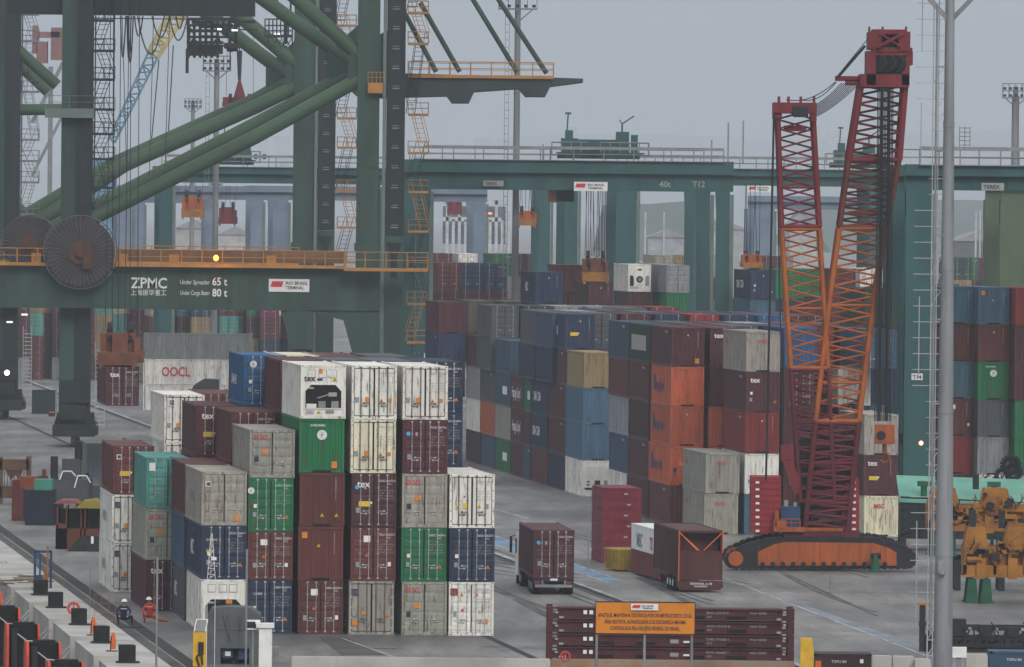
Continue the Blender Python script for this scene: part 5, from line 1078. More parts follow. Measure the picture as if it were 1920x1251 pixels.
m = MB(); w = 25/s; h = 66/s; m.box(-w/2,w/2,0,.6,0,h); m.box(-w*.1,w*.3,-.12,0,h*.35,h*.7,1); m.path([V((0,-.1,.05)),V((-.15,-.2,.5)),V((.1,-.2,.7)),V((.15,-.15,.1))], .05, 5, 1); m.build('cabinet', [YLW, DARK], t)
m = MB(); m.add([(-w*.4,-.05,h),(w*.4,-.05,h),(w*.55,.25,h+22/s),(-w*.25,.25,h+22/s),(-w*.4,.0,h),(w*.4,.0,h),(w*.55,.3,h+22/s),(-w*.25,.3,h+22/s)], [(0,1,2,3),(7,6,5,4),(0,4,5,1),(1,5,6,2),(2,6,7,3),(3,7,4,0)], 1)
for a, b in (((-w*.42,-.06,h),(-w*.27,.24,h+22/s)),((w*.42,-.06,h),(w*.57,.24,h+22/s)),((-w*.27,.24,h+22/s),(w*.57,.24,h+22/s))): m.bar(a,b,.05)
m.build('panel', [WHT, GRY], t)
p = gnd(497, 1262); s = sc(p.y); t = thing('white_column', 'white painted column with a wide cap at the bottom of the photo', 'column', (p.x, p.y, 0)); h = at(497, 1166, p.y).z
m = MB(); m.box(-.32,.32,0,.6,0,h-.3); m.build('shaft', WHT, t); m = MB(); m.box(-.46,.42,-.12,.72,h-.3,h-.08); m.box(-.5,-.36,-.1,.6,h-.1,h); m.build('cap', WHT, t)
p = at(474, 1181, p.y+.3); t = thing('screen_box', 'small white framed box screen beside the white column', 'screen', p); m = MB(); m.box(-.36,.36,0,.25,0,.48); m.box(-.28,.28,-.02,0,.08,.40,1); m.build('housing', [WHT, DARK], t); m = MB(); m.bar((0,.15,-p.z),(0,.15,0),.08); m.build('post', GRY, t)
p = gnd(515, 1241); t = thing('rod_footing', 'small grey concrete foot with a rod beside the white column', 'concrete block', p); m = MB(); m.box(-.35,.2,0,.7,0,.75); m.prism([(.2,0),(.6,0),(.45,.25),(.2,.4)],0,.5); m.build('block', GRY, t)
# low wall at the bottom
def boxthing(name, lab, cat, px0, px1, py0, Y, d, mt, nm='body', z0=0, grp=None, extra=None):
    a, b = at(px0, py0, Y), at(px1, py0, Y); t = thing(name, lab, cat, ((a.x+b.x)/2, Y, z0), 0, grp); w = (b.x-a.x)/2; h = a.z-z0; m = MB(); n = max(3, int(w/2))
    rr_ = random.Random(px0); c = min(.06, w*.1); m.prism([(-w,0),(w,0),(w,h-c),(w-c,h),(-w+c,h),(-w,h-c)], 0, d)
    if extra: extra(m, w, h, d)
    m.build(nm, mt, t); return t
boxthing('low_wall', 'long low concrete wall running along the bottom of the photo', 'wall', 547, 1032, 1231, 396, .5, CON)
boxthing('low_wall', 'rust-stained low wall in front of the folded flat racks', 'wall', 1033, 1490, 1236, 394, .5, mat('rusty concrete', (.26,.20,.15), .85, 0, .4, .8, dirt=(.28,.12,.03), dirtamt=.8))
for i, (a, b, y, Y, mt, lab) in enumerate(((1636,1672,1230,392,CON,'pale concrete block, left one of the pair at the bottom'), (1674,1715,1231,392,CON,'pale concrete block, right one of the pair at the bottom'), (1716,1745,1236,391,CON,'pale concrete block nearest the pole at the bottom'), (1812,1852,1227,392,CON,'pale concrete block right of the white box at the bottom'))):
    boxthing('concrete_block', lab, 'concrete block', a, b, y, Y, .9, mt, 'block', 0, 'concrete blocks along the bottom')
p = at(1798, 1214, 391); t = thing('white_box', 'white box on a stand beside the near pole at the bottom', 'box', p); m = MB(); m.box(-.38,.38,0,.5,-.5,0); m.build('box', WHT, t); m = MB(); m.box(-.12,.12,.1,.3,-p.z,-.5); m.build('stand', GRY, t)
p = gnd(1513, 1275); t = thing('yellow_post', 'thick bright yellow post at the bottom right of the folded racks', 'post', (p.x, p.y, 0)); h = at(1513, 1197, p.y).z; m = MB(); m.prism([(-.33,0),(.33,0),(.33,h*.6),(.25,h),(-.33,h),(-.33,h*.5)], 0, .6); m.build('body', YLW, t); m = MB(); m.box(.42,.7,.1,.4,0,h*.45); m.build('orange_stub', mat('safety orange', (.65,.14,.02)), t)
# folded flat racks: a stack lying side-on
GFR = 'folded flat racks stacked side-on at the bottom'
def frack(x0, x1, Y, z, h, lab, texts, rgb=(.15,.035,.035)):
    t = thing('folded_flat_rack', lab, 'flat rack', ((x0+x1)/2, Y, z), 0, GFR); w = (x1-x0)/2; mm = mat('flat rack paint', (.075,.017,.019), .5, 0, .3, 1.5, streak=True, dirtamt=.35)
    m = MB(); m.box(-w,w,.05,2.4,.02,h*.45); m.box(-w+.4,w-.4,.12,2.3,h*.45,h*.86); m.box(-w,w,.0,.1,h*.80,h*.92); m.box(-w,w,0,.08,.02,.12)
    for k in range(13): xx = -w+.5+(2*w-1)*k/12; m.box(xx-.05,xx+.05,.06,.12,h*.45,h*.8)
    for k in (-.55,-.2,.2,.55): m.box(w*k-.5,w*k+.5,-.01,.08,h*.1,h*.35,1)
    m.build('deck', [mm, GASK], t)
    for s_ in (-1, 1):
        m = MB(); m.box(s_*w-.16,s_*w+.16,-.05,.25,0,h-.02); m.box(s_*w-.16,s_*w+.16,2.2,2.5,0,h-.02); m.box(s_*w-.08,s_*w+.08,.25,2.2,.1,h*.8); m.box(s_*(w-.35)-.08,s_*(w-.35)+.08,-.07,-.05,h*.45,h*.58,1); m.box(s_*(w-.6)-.12,s_*(w-.6)+.1,-.07,-.05,.05,.15,1); m.build('end_post', [mm, DC['p']], t)
    m = MB()
    for tx, u in texts: m.text(tx, (w*u,-.03,h*.5), .17, DK.index('p'), bold=False, wmax=1.6)
    m.text('42P3', (w*.3,-.03,h*.22), .14, DK.index('p'))
    m.box(-w*.72,-w*.69,-.04,-.03,h*.4,h*.7,DK.index('w')); m.box(-w*.67,-w*.64,-.04,-.03,h*.4,h*.7,DK.index('w')); m.box(w*.0,w*.07,-.04,-.03,h*.25,h*.55,DK.index('g')); m.box(w*.11,w*.16,-.04,-.03,h*.3,h*.45,DK.index('w'))
    m.build('markings', DM, t)
XA, XB = at(1030, 1200, 399).x, at(1483, 1200, 399).x
for k in range(5):
    h = .66; frack(XA, XB, 399, -.32+k*(h+.01) if 0 else k*.66, .65, 'folded red-brown flat rack, %s of the stack behind the orange sign' % ['lowest','second from bottom','middle one','second from top','topmost'][k], [(num(), .3), ('MAX 45000', .66)])
# orange warning sign on three posts
YS = 352; a, b = at(1117, 1187, YS), at(1302, 1190, YS); zt_ = at(1209, 1130, YS).z; z0_ = at(1209, 1188, YS).z
t = thing('warning_sign', 'orange warning board with three lines of black writing on three posts', 'sign', ((a.x+b.x)/2, YS, 0)); w = (b.x-a.x)/2; h = zt_-z0_
m = MB(); m.box(-w,w,0,.06,z0_,zt_); m.build('board', mat('sign orange', (.66,.22,.015), .45, 0, .1, 1), t)
m = MB(); m.box(-w-.03,w+.03,-.015,.065,z0_-.04,z0_); m.box(-w-.03,w+.03,-.015,.065,zt_,zt_+.04); m.box(-w-.03,-w,-.015,.065,z0_,zt_); m.box(w,w+.03,-.015,.065,z0_,zt_); m.build('frame', DARK, t)
m = MB()
for j, s_ in enumerate(('AFASTE-SE, MANTENHA DISTÂNCIA POR 200 METROS DESTE LOCAL.', 'ÁREA RESTRITA, ALFANDEGADA E DE SEGURANÇA MÁXIMA', 'CONTROLADA PELA RECEITA FEDERAL DO BRASIL.')):
    m.text(s_, (0,-.012,zt_-h*(.475+.21*j)), .235, DK.index('k'), bold=True, center=True, wmax=w*(1.92, 1.66, 1.42)[j])
m.build('lettering', DM, t); termsign(t, 1183, 1132, 1234, 1144, YS+.0)
for x in (-w*.98, -.02, w*.95): m = MB(); m.tube((x,.12,-0.0),(x,.12,z0_+.05),.06,8); m.build('post', PGR, t)
# ---------------------------------------------------------------- truck carrying a maroon container away from the camera
p = at(1000, 1085, 479); YT = math.radians(4.0); zc = at(1036, 1085, 479).z
container((p.x, p.y, zc), 2.9, 'd', 'mar', 'num+st8', '', 12.19, YT, True, 'maroon container riding on the dark truck in the middle of the yard', 'containers on trucks')
t = thing('truck', 'dark truck seen from behind carrying a maroon container', 'truck', (p.x, p.y, 0), YT)
m = MB(); m.box(.25,.45,.1,12,zc-.35,zc-.02); m.box(2.0,2.2,.1,12,zc-.35,zc-.02); 
for k in range(7): m.box(.25,2.2,.2+1.9*k,.35+1.9*k,zc-.3,zc-.1)
m.box(0,2.44,0,.2,zc-.2,zc-.02); m.build('trailer_chassis', DARK, t)
m = MB(); m.box(.1,2.34,-.05,.05,.45,.62); m.box(.5,.6,-.02,.1,.45,zc-.1); m.box(1.85,1.95,-.02,.1,.45,zc-.1); m.box(1.0,1.45,-.08,-.05,.85,.98,1); m.build('rear_bumper', [GRY, WHT], t)
for x in (.25, 2.15): m = MB(); m.box(x-.2,x+.15,-.08,-.04,.68,.8); m.build('tail_lamp', mat('tail lamp', (.3,.03,.03), .3), t)
for y in (1.0, 2.25, 3.5, 10.4, 11.6, 14.3):
    for x in (.0, 1.85):
        m = MB(); m.tube((x,y,.5),(x+.58,y,.5),.5,18); wh = m.build('wheel', GASK, t); m = MB(); m.tube((x-.01,y,.5),(x+.59,y,.5),.24,12); m.build('rim', GALV, wh)
m = MB(); m.prism([(12.5,.6),(15.0,.6),(15.0,2.0),(14.8,3.2),(12.7,3.3),(12.5,2.2)], -.05, 2.35, 'x'); m.build('cab', WHT, t)
m = MB(); m.box(-.06,-.04,13.6,14.7,1.9,2.8); m.build('side_window', GASK, t)
for x in (-.42, 2.6): m = MB(); m.box(x,x+.16,14.6,14.75,1.9,2.9); m.bar((x+.1,14.7,2.9),(1.1 if x > 0 else .1,14.7,3.0),.04); m.build('mirror', DARK, t)
# ---------------------------------------------------------------- parked load group: crimson rack stack, yellow skip, white and red box, strapped trailer
GK = 'folded crimson racks stacked end-on'
p = at(1129, 1057, 523)
for k in range(7):
    h = .70; t = thing('folded_rack', 'crimson folded rack, %s in the end-on stack left of the yellow skip' % POS[k] if k < 6 else 'crimson folded rack, topmost in the end-on stack left of the yellow skip', 'flat rack', (p.x, p.y, .01+k*.705), YAW, GK)
    m = MB(); m.box(0,2.5,0,6,.0,.58); m.box(.04,2.46,-.03,6,.58,.69); m.box(-.03,.16,-.05,.15,0,.70); m.box(2.36,2.54,-.05,.15,0,.70); m.box(.2,2.3,-.02,0,.15,.45); m.build('folded_frame', mat('crimson rack paint', (.17,.013,.028), .5, 0, .25, 1.5, streak=True), t)
    m = MB(); m.box(1.4+.2*(k%2),1.65+.2*(k%2),-.035,-.02,.25,.35); m.build('marking', DC['p'], t)
p = at(1157, 1066, 511); t = thing('yellow_skip', 'small yellow ribbed skip between the crimson racks and the white box', 'skip', (p.x, p.y, 0), YAW*2.2); m = MB(); m.box(0,1.25,0,3.2,.12,1.35); m.box(-.05,1.3,-.05,3.25,1.3,1.42)
for k in range(5): m.box(.05+.28*k,.15+.28*k,-.07,0,.1,1.35); m.box(-.07,0,.2+.6*k,.35+.6*k,.1,1.35)
m.build('body', mat('yellow skip paint', (.36,.24,.03), .55, 0, .3, 2, dirtamt=.5), t)
p = at(1238, 1091, 497); t = thing('half_container', 'box with red lower half and white upper half beside the strapped trailer', 'container', (p.x, p.y, 0), YAW*1.25)
m = MB(); m.box(0,2.44,0,12,.1,1.55); m.box(.0,2.44,-.02,12.02,1.5,1.58); [m.box(-.02,.0,.6+1.1*k,.75+1.1*k,.15,1.5) for k in range(11)]; m.build('lower_half', RED, t)
m = MB(); m.box(.0,2.44,0,12,1.6,3.15); m.box(-.02,2.46,-.02,12.02,3.1,3.2); m.build('upper_half', WHT, t); m = MB(); m.text('MSC', (-.03,9.6,1.85), 1.2, 0, (0,-1,0), (0,0,1), bold=True, wmax=4); m.text('TS', (-.03,4.3,1.85), 1.1, 1, (0,-1,0), (0,0,1), bold=True, wmax=2.2); m.build('side_lettering', [DC['g'], DC['r']], t)
p = at(1272, 1112, 484); t = thing('strapped_trailer', 'red-brown trailer load held by orange straps forming a V, with a plate at the back', 'trailer', (p.x, p.y, 0), YAW); mm = mat('trailer brown', (.075,.019,.019), .5, 0, .25, 1.2, streak=True)
W2, H2 = 2.68, 3.75; m = MB(); m.box(0,W2,0,.12,.75,2.5); m.box(0,W2,.12,12,.75,1.0); m.box(0,W2,11.9,12,.75,H2); m.box(0,.12,0,.15,2.5,H2); m.box(W2-.12,W2,0,.15,2.5,H2); m.box(0,W2,0,.15,H2-.14,H2)
vs = []
for i in range(41): vs += [(.02+.07*(i%2),.15+.29*i,.8),(.02+.07*(i%2),.15+.29*i,H2)]
m.add(vs, [(2*i,2*i+1,2*i+3,2*i+2) for i in range(40)]); m.box(W2-.08,W2-.02,.1,12,.8,H2); m.box(.1,W2-.1,1.2,1.3,2.4,H2-.15); m.box(0,W2,.4,12,H2-.12,H2-.04); m.build('body', mm, t)
m = MB(); m.box(-.02,W2+.02,-.12,.05,.28,.70); m.box(.1,W2-.1,-.1,1,.15,.3); m.box(0,.1,0,3,.3,.75); m.build('rear_frame', mm, t)
m = MB(); m.text('TERMINAL A 48', (W2/2,-.14,.46), .2, DK.index('w'), center=True); m.box(W2/2-.4,W2/2+.4,-.14,-.13,.32,.42,DK.index('p')); m.build('markings', DM, t)
for a, b in (((.02,-.05,H2-.1),(W2*.42,-.12,2.55)), ((W2-.02,-.05,H2-.1),(W2*.56,-.12,2.55)), ((.0,-.05,.3),(.0,-.05,H2)), ((W2,-.05,2.4),(W2,-.05,H2)), ((.1,-.05,H2-.2),(W2*.46,-.13,2.55))): m = MB(); m.bar(a,b,.05); m.build('strap', mat('orange strap', (.75,.16,.04), .5), t)
for y in (.9, 2.1, 3.3):
    m = MB(); m.tube((-.1,y+1,.5),(.4,y+1,.5),.5,16); wh = m.build('wheel', GASK, t); m = MB(); m.tube((-.12,y+1,.5),(.0,y+1,.5),.22,12); m.build('rim', WHT, wh)
# green bollard cone, front of the tracks
p = gnd(1641, 1073); t = thing('green_stand', 'green tapered stand with a black top before the right end of the crawler track', 'stand', p); m = MB(); m.tube((0,0,.12),(0,0,1.15),.32,14,0,.2); m.box(-.45,.45,-.3,.3,0,.12); m.build('cone', mat('green stand paint', (.012,.10,.05), .5, 0, .3, 3), t); m = MB(); m.tube((-.3,0,1.0),(.35,0,1.05),.2,12); m.build('roller', GASK, t)
# ---------------------------------------------------------------- stacked yellow spreaders on green stands, right edge
GY = 'yellow spreaders parked on stands at the right edge'
def machine(px, py, Y, w, h, lab, seed, stands=True, zbase=0, d=3.0):
    p = at(px, py, Y); r = random.Random(seed); t = thing('spreader_machine', lab, 'spreader', (p.x, Y, zbase), 0, GY); z0 = 1.55 if stands else 0
    m = MB()
    for yy in (0, d-.4): m.box(0, w, yy, yy+.4, z0, z0+h*.22); m.box(0, w, yy+.05, yy+.3, z0+h*.42, z0+h*.55)
    for k in range(9): x = w*k/8.5; m.box(x, x+.18, 0, d, z0+h*.05, z0+h*.5)
    for k in range(4): x = w*(.1+.25*k); m.box(x, x+.55, -.15, .1, z0-.1, z0+h*.35)
    for x in (0, w*.32, w*.66): m.prism([(x,z0+h*.5),(x+w*.2,z0+h*.5),(x+w*.17,z0+h*.9),(x+w*.03,z0+h*.9)], .4, .7); m.prism([(x,z0+h*.5),(x+w*.2,z0+h*.5),(x+w*.17,z0+h*.9),(x+w*.03,z0+h*.9)], d-.8, d-.5)
    m.box(.2, w-.2, .45, d-.45, z0+.1, z0+h*.5)
    m.build('frame', YPR, t)
    for k in range(16):
        m = MB(); x = r.uniform(.1, w-.9); a = r.uniform(.35, .9); z = z0+r.uniform(h*.18, h*.6); m.box(x, x+a, -.25, .2, z, z+r.uniform(.2,.5)); m.bar((x,-.2,z),(x+r.uniform(-.6,.9),-.2,z+r.uniform(-.5,.6)),.1); m.build('gearbox', YPR if k % 3 else mat('rust red machine paint', (.24,.07,.03), .6, 0, .4, 3), t)
    for k in range(5):
        m = MB(); x = r.uniform(.2, w-.4); z = z0+r.uniform(h*.2, h*.8); m.tube((x,-.3,z),(x,.3,z),r.uniform(.14,.28),14); m.build('sheave', DARK, t)
    for k in range(6):
        m = MB(); x = r.uniform(.2, w-.6); z = z0+r.uniform(h*.1, h*.6); m.box(x, x+r.uniform(.4,.9), -.01, .05, z, z+r.uniform(.15,.4)); m.build('painted_opening', DARK, t)  # thin dark plates paint in the shade of openings
    for k in range(24):
        m = MB(); x = r.uniform(.1, w-.5); z = z0+h*r.uniform(.5,.85); x2 = x+r.uniform(-.5,.5); m.path([V((x,-.2,z)), V(((x+x2)/2+.1,-.35,z-.25)), V((x2,-.2,z-r.uniform(.3,.8)))], .035, 5); m.build('hose', YPR if k % 2 else GASK, t)
    for x in (w*.05, w*.28, w*.62): m = MB(); m.box(x, x+.35, .5, 1.2, z0+h*.88, z0+h*1.2); m.build('motor', DARK, t)
    if stands:
        for x in (.15, 1.0, w*.55, w*.9):
            m = MB()
            for yy in (0, d-.5): m.prism([(x,0),(x+.75,0),(x+.6,z0*.95),(x+.15,z0*.95)], yy, yy+.35); m.box(x-.1,x+.85,yy-.1,yy+.45,0,.08)
            m.build('stand', mat('green stand paint', (.012,.10,.05), .5, 0, .3, 3), t)
    return t
machine(1806, 1137, 474, 7.5, 3.3, 'yellow spreader on green stands, front one of the pair at the right edge', 3)
machine(1738, 1090, 490, 10.0, 2.9, 'rusty yellow spreader standing behind and above the one on green stands', 8, True, 2.1)
p = at(1786, 1090, 490); t = thing('steel_trestle', 'dark green trestle under the rear yellow spreader', 'trestle', (p.x, 490, 0)); m = MB()
for x in (.1, 2.8, 5.5, 8): m.box(x,x+.4,0,.4,0,2.1); m.box(x,x+.4,2.4,2.8,0,2.1)
m.box(0,8.5,0,.4,1.9,2.1); m.box(0,8.5,2.4,2.8,1.9,2.1); m.build('frame', CG2, t)
# mint hopper
YH = 548; a = at(1688, 1020, YH); t = thing('hopper', 'long hopper with mint green sloping top and dark green body beside the teal leg', 'hopper', (a.x, YH, 0)); R_ = Matrix.Rotation(YAW*.0-.05, 4, 'Z')
MINT = mat('mint paint', (.13,.34,.26), .55, 0, .25, 1, dirtamt=.35, dirt=(.2,.25,.2)); m = MB(); 
m.prism([(0,.8),(10.5,.8),(10.5,3.3),(0,3.7)], 0, 3.5); [m.box(.1+1.3*k,.25+1.3*k,-.12,0,.8,3.4) for k in range(8)]; m.bar((0,-.15,1.2),(6,-.15,3.1),.2); m.build('body', CG2, t)
m = MB(); m.add([(-.1,-.2,3.5),(10.6,-.2,3.2),(10.6,4.6,4.75),(-.1,4.6,5.0),(-.1,-.2,3.3),(10.6,-.2,3.0),(10.6,4.6,4.5),(-.1,4.6,4.8)], [(0,1,2,3),(7,6,5,4),(0,4,5,1),(1,5,6,2),(2,6,7,3),(3,7,4,0)]); m.build('sloping_cover', MINT, t)
for x in (1.6, 6.4): m = MB(); m.tube((x,.4,3.3),(x,.4,4.5),.22,10); m.box(x-.45,x+.45,.1,.7,4.4,4.75); m.build('vent', mat('green stand paint', (.02,.17,.08)), t)
for x in (0, 3.4, 7, 10): m = MB(); m.box(x,x+.4,0,.4,0,.8); m.box(x,x+.4,3,3.4,0,.8); m.build('leg', CG2, t)
for i, (px, py, r0) in enumerate(((1895, 872, .55), (1900, 885, .5), (1880, 892, .45))):
    p = at(px, py, 556); t = thing('scrap_rubber_ring', 'black tyre, %s of the heap beyond the mint hopper' % ['topmost', 'middle one', 'lowest'][i], 'tyre', p, 0, 'black tyres behind the mint hopper'); m = MB(); n = 16; m.path([V((math.cos(k*2*math.pi/n)*r0,0,math.sin(k*2*math.pi/n)*r0)) for k in range(n+1)], r0*.38, 8); m.build('tread', GASK, t)
a = at(1785, 905, 558); t = thing('scrap_bench', 'dark cluttered steel bench behind the mint hopper', 'steel bench', (a.x, 558, 0)); m = MB(); m.box(-.5,6,0,1.5,4.2,4.35); rr3 = random.Random(5)
for x in (-.4, 2.8, 5.8): m.box(x,x+.15,0,1.5,0,4.2)
for k in range(14): b = V((1.9+rr3.uniform(-.3,1.6), .3, 4.4)); m.bar(b, b+V((rr3.uniform(-.7,.7), 0, rr3.uniform(.2,.75))), .07)
m.build('bench', DARK, t)
# black spreader frame at the lower right
YB = 421; a, b = at(1722, 1213, YB), at(2060, 1213, YB); t = thing('black_spreader', 'long black spreader frame lying low at the right edge with a yellow topped post', 'spreader', (a.x, YB, 0)); w = b.x-a.x
m = MB()
for yy in (0, 2.2): m.box(.3,w,yy,yy+.25,.25,.8); m.box(1.6,w,yy,yy+.2,1.15,1.35); m.box(.3,w,yy,yy+.2,0,.14)
r = random.Random(9)
for k in range(60): x = .6+(k*.37%1)*(w-1); m.bar((x,r.uniform(-.1,.3),r.uniform(.1,1.2)),(x+r.uniform(-.7,.7),.1,r.uniform(.3,1.4)),r.choice([.05,.08,.14]))
for k in range(22): x = .6+k*(w-1)/22; m.bar((x,0,.8),(x+r.uniform(-.25,.4),0,1.3),.09); m.box(x,x+.12,0,2.4,.5,.65)
for k in range(5): x = 1.8+k*1.4; m.box(x,x+.7,-.1,.6,.85,r.uniform(1.3,1.75)); m.tube((x+.2,-.15,1.1),(x+.2,.1,1.1),.16,10)
m.build('frame', DARK, t)
m = MB(); m.box(.05,.35,0,.35,0,2.45); m.box(.02,.4,-.05,.4,1.35,1.55); m.build('end_post', DARK, t); m = MB(); m.box(-.15,.6,-.1,.5,2.45,2.55); m.build('cap', YPR, t)
for k in range(4): m = MB(); x = .4+k*1.7; m.path([V((x,0,1.6)), V((x+.4,-.2,1.0)), V((x+.2,-.2,.6)), V((x,0,.5))], .035, 5); m.build('hose', GASK, t)
for k in range(6): m = MB(); x = 2.6+.7*k; m.box(x,x+.18,-.05,0,1.15,1.3); m.build('label_plate', DC['p'], t)
# dark containers and a blue tub cut by the lower edge
def lowbox(px0, px1, py, Y, c, lab, dec=''):
    a, b = at(px0, py, Y), at(px1, py, Y); w = b.x-a.x; t = thing('half_height_container', lab, 'container', (a.x, Y, a.z-1.3), 0, 'low containers along the bottom edge'); m = MB(); m.box(0,w,0,2.4,0,1.3)
    for x in (0, w-.15): m.box(x,x+.15,-.03,0,0,1.32)
    m.box(0,w,-.03,.02,1.2,1.31); [m.box(.3+.3*k,.42+.3*k,-.02,0,.1,1.15) for k in range(int((w-.5)/.3))]; m.build('body', mat('low box '+c, COL[c][0], .5, 0, .3, 1.5), t)
    m = MB(); m.text('TXFU 84', (w*.3,-.05,.85), .2, DK.index('w')); m.box(w*.8,w*.86,-.05,-.04,.85,1.05,DK.index('w')); m.build('markings', DM, t)
lowbox(1527, 1634, 1226, 402, 'dbr', 'low dark brown container right of the yellow post at the bottom')
lowbox(1856, 1960, 1222, 396, 'mbl', 'low blue container at the bottom right corner')
# ---------------------------------------------------------------- machines on the left apron
def rig(px, py, name, lab, cat, z=0): p = gnd(px, py); return thing(name, lab, cat, p), sc(p.y)
t, s = rig(10, 945, 'portal_stand', 'dusty orange portal shaped steel frame standing at the left edge', 'steel frame'); m = MB(); w = 62/s; h = 88/s
m.box(-w*.3,-w*.3+.5,0,.8,0,h); m.box(w*.62,w*.62+.35,0,.8,0,h*1.02); m.box(-w*.3,w*.7,0,.8,h*.72,h*.95); m.box(-w*.3,w*.7,0,.6,h*.12,h*.38); m.prism([(0,h*.72),(w*.5,h*.72),(w*.4,h*.5),(w*.3,h*.62),(w*.15,h*.5)],.1,.5)
for k in range(9): m.box(-w*.05+k*.25,-w*.05+k*.25+.06,.1,.2,h*.38,h*.7)
m.build('frame', mat('dusty orange paint', (.12,.06,.035), .6, 0, .35, 1.5, dirtamt=.5), t)
t, s = rig(50, 978, 'red_bin', 'red and orange steel bin behind the navy tub', 'bin'); m = MB(); w = 60/s; h = 85/s; m.box(-w*.5,w*.25,1,3,0,h*.9); m.box(-w*.25,w*.3,.9,3,h*.72,h*.98,1); m.box(w*.35,w*.62,1.0,2,h*.6,h*1.0); m.bar((w*.55,1,h*.6),(w*.5,1,h*1.15),.3); m.build('body', [mat('dull red paint', (.11,.02,.018), .55, 0, .35, 2), mat('orange red paint', (.22,.045,.02), .5, 0, .3, 2)], t)
t, s = rig(72, 985, 'navy_tub', 'navy blue open tub with a turquoise sheet on top', 'tub'); m = MB(); w = 58/s; h = 66/s; m.prism([(-w*.42,0),(w*.5,0),(w*.5,h),(-w*.5,h),(-w*.5,h*.3)],0,3); m.box(w*.5,w*.75,.6,2.8,0,h*.7); m.build('body', mat('deep navy paint', (.006,.010,.028), .6, 0, .3, 1), t); m = MB(); m.box(-w*.15,w*.42,.1,2.5,h,h+.75); m.build('turquoise_sheet', mat('turquoise sheet', (.04,.20,.145), .5), t); m = MB(); m.box(-w*.1,w*.45,.05,2.5,h*.82,h*1.0); m.build('grey_lid', GRY, t)
t, s = rig(135, 965, 'tractor_unit', 'grey terminal tractor with a flat back between the navy tub and the lorry', 'tractor'); m = MB(); w = 85/s; m.box(-w*.5,w*.35,0,6,.9,2.6); m.box(-w*.25,w*.15,1,3,2.6,4.1); m.tube((-w*.42,1,2.5),(-w*.42,1,4.3),.28,10,1); m.tube((w*.1,2,4.0),(w*.1,2,5.4),.3,10,1); m.build('body', [mat('grey blue paint', (.06,.068,.08), .5, 0, .3, 1), DARK], t)
for x in (-w*.4, w*.2): m = MB(); m.tube((x-.4,.5,.6),(x+.4,.5,.6),.6,14); m.build('wheel', GASK, t)
for a in ((-w*.28,2.6,.9),(w*.05,2.0,1.3)): m = MB(); m.path([V((a[0],-.2,a[1])),V((a[0]+.25,-.2,a[1]+a[2]*.7)),V((a[0]+.9,-.2,a[1]+a[2]*.7)),V((a[0]+1.2,-.2,a[1]+a[2]*.3))],.05,5); m.build('grab_rail', WHT, t)
t, s = rig(205, 960, 'lorry', 'grey-green lorry facing the camera left of the red-brown container', 'lorry'); t.rotation_euler.z = .1; m = MB(); w = 78/s; m.box(-w*.5,w*.6,3.5,15,1.3,5.0); m.box(-w*.5,w*.6,3.45,3.5,1.3,5.05); m.box(w*.35,w*.45,3.4,3.5,5.0,5.5); m.build('box_body', mat('grey green tarpaulin', (.12,.14,.125), .65, 0, .3, 1), t)
m = MB(); m.prism([(0,.5),(0,2.0),(.35,3.3),(2.3,3.3),(2.3,.5)], -w*.45, w*.35, 'x'); m.build('cab', mat('lorry blue grey', (.06,.08,.12), .4), t); m = MB(); m.prism([(-.02,1.95),(.33,3.2),(.38,3.2),(.03,1.95)], -w*.4, w*.3, 'x'); m.build('windscreen', mat('windscreen', (.015,.018,.02), .12), t)
for x in (-w*.5-.25, w*.38): m = MB(); m.box(x,x+.25,.1,.3,1.9,2.9); m.build('mirror', DARK, t)
for x in (-w*.45, w*.2): m = MB(); m.tube((x,.9,.5),(x+.4,.9,.5),.5,14); m.build('wheel', GASK, t)
t, s = rig(150, 1030, 'open_booth', 'orange open-sided booth with one pink and one yellow roof', 'booth'); m = MB(); w = 92/s; h = 92/s
for x in (-w*.48,-w*.3,0,w*.08,w*.45):
    for y in (0, 2.5): m.box(x,x+.1,y,y+.1,0,h*.88)
m.box(-w*.5,w*.5,0,.08,0,h*.42); m.box(-w*.5,-w*.3,0,2.6,0,h*.5); m.box(-w*.5,w*.5,2.5,2.6,0,h*.8,1); m.build('frame', [mat('booth orange paint', (.13,.034,.016), .6, 0, .4, 2), DARK], t)
m = MB(); m.prism([(-w*.55,h*.93),(-w*.02,h*.93),(-w*.1,h*1.0),(-w*.4,h*1.0)],-.3,3); m.build('pink_roof', mat('pink roof', (.24,.075,.07), .6), t); m = MB(); m.prism([(-w*.1,h*.84),(w*.55,h*.84),(w*.3,h*1.02),(w*.05,h*.98)],-.4,3); m.build('yellow_roof', mat('yellow roof', (.24,.19,.02), .6), t)
t, s = rig(157, 1033, 'covered_heap', 'black sheeted heap lying before the orange booth', 'sheeted heap'); m = MB(); w = 60/s; h = 30/s; m.prism([(-w*.5,0),(w*.5,0),(w*.5,h*.95),(w*.1,h),(-w*.15,h*.8),(-w*.38,h*.3)],-1,-.1); m.box(w*.25,w*.33,-1.05,-1,h*.5,h*.95,1); m.build('sheet', [mat('black sheet', (.015,.02,.02), .5, 0, .3, 2, bump=.5), WHT], t)
t, s = rig(82, 776, 'dark_box', 'dark blue-green steel box on the apron left of the crane foot', 'steel box'); m = MB(); w = 45/s; h = 44/s; m.box(-w/2,w/2,0,2.4,0,h); m.box(-w/2-.03,w/2+.03,-.03,2.43,h-.12,h); m.box(w/2-.05,w/2+.1,-.1,.1,0,h,1); m.build('body', [mat('dark blue green', (.03,.055,.065), .5, 0, .3, 1), GALV], t)
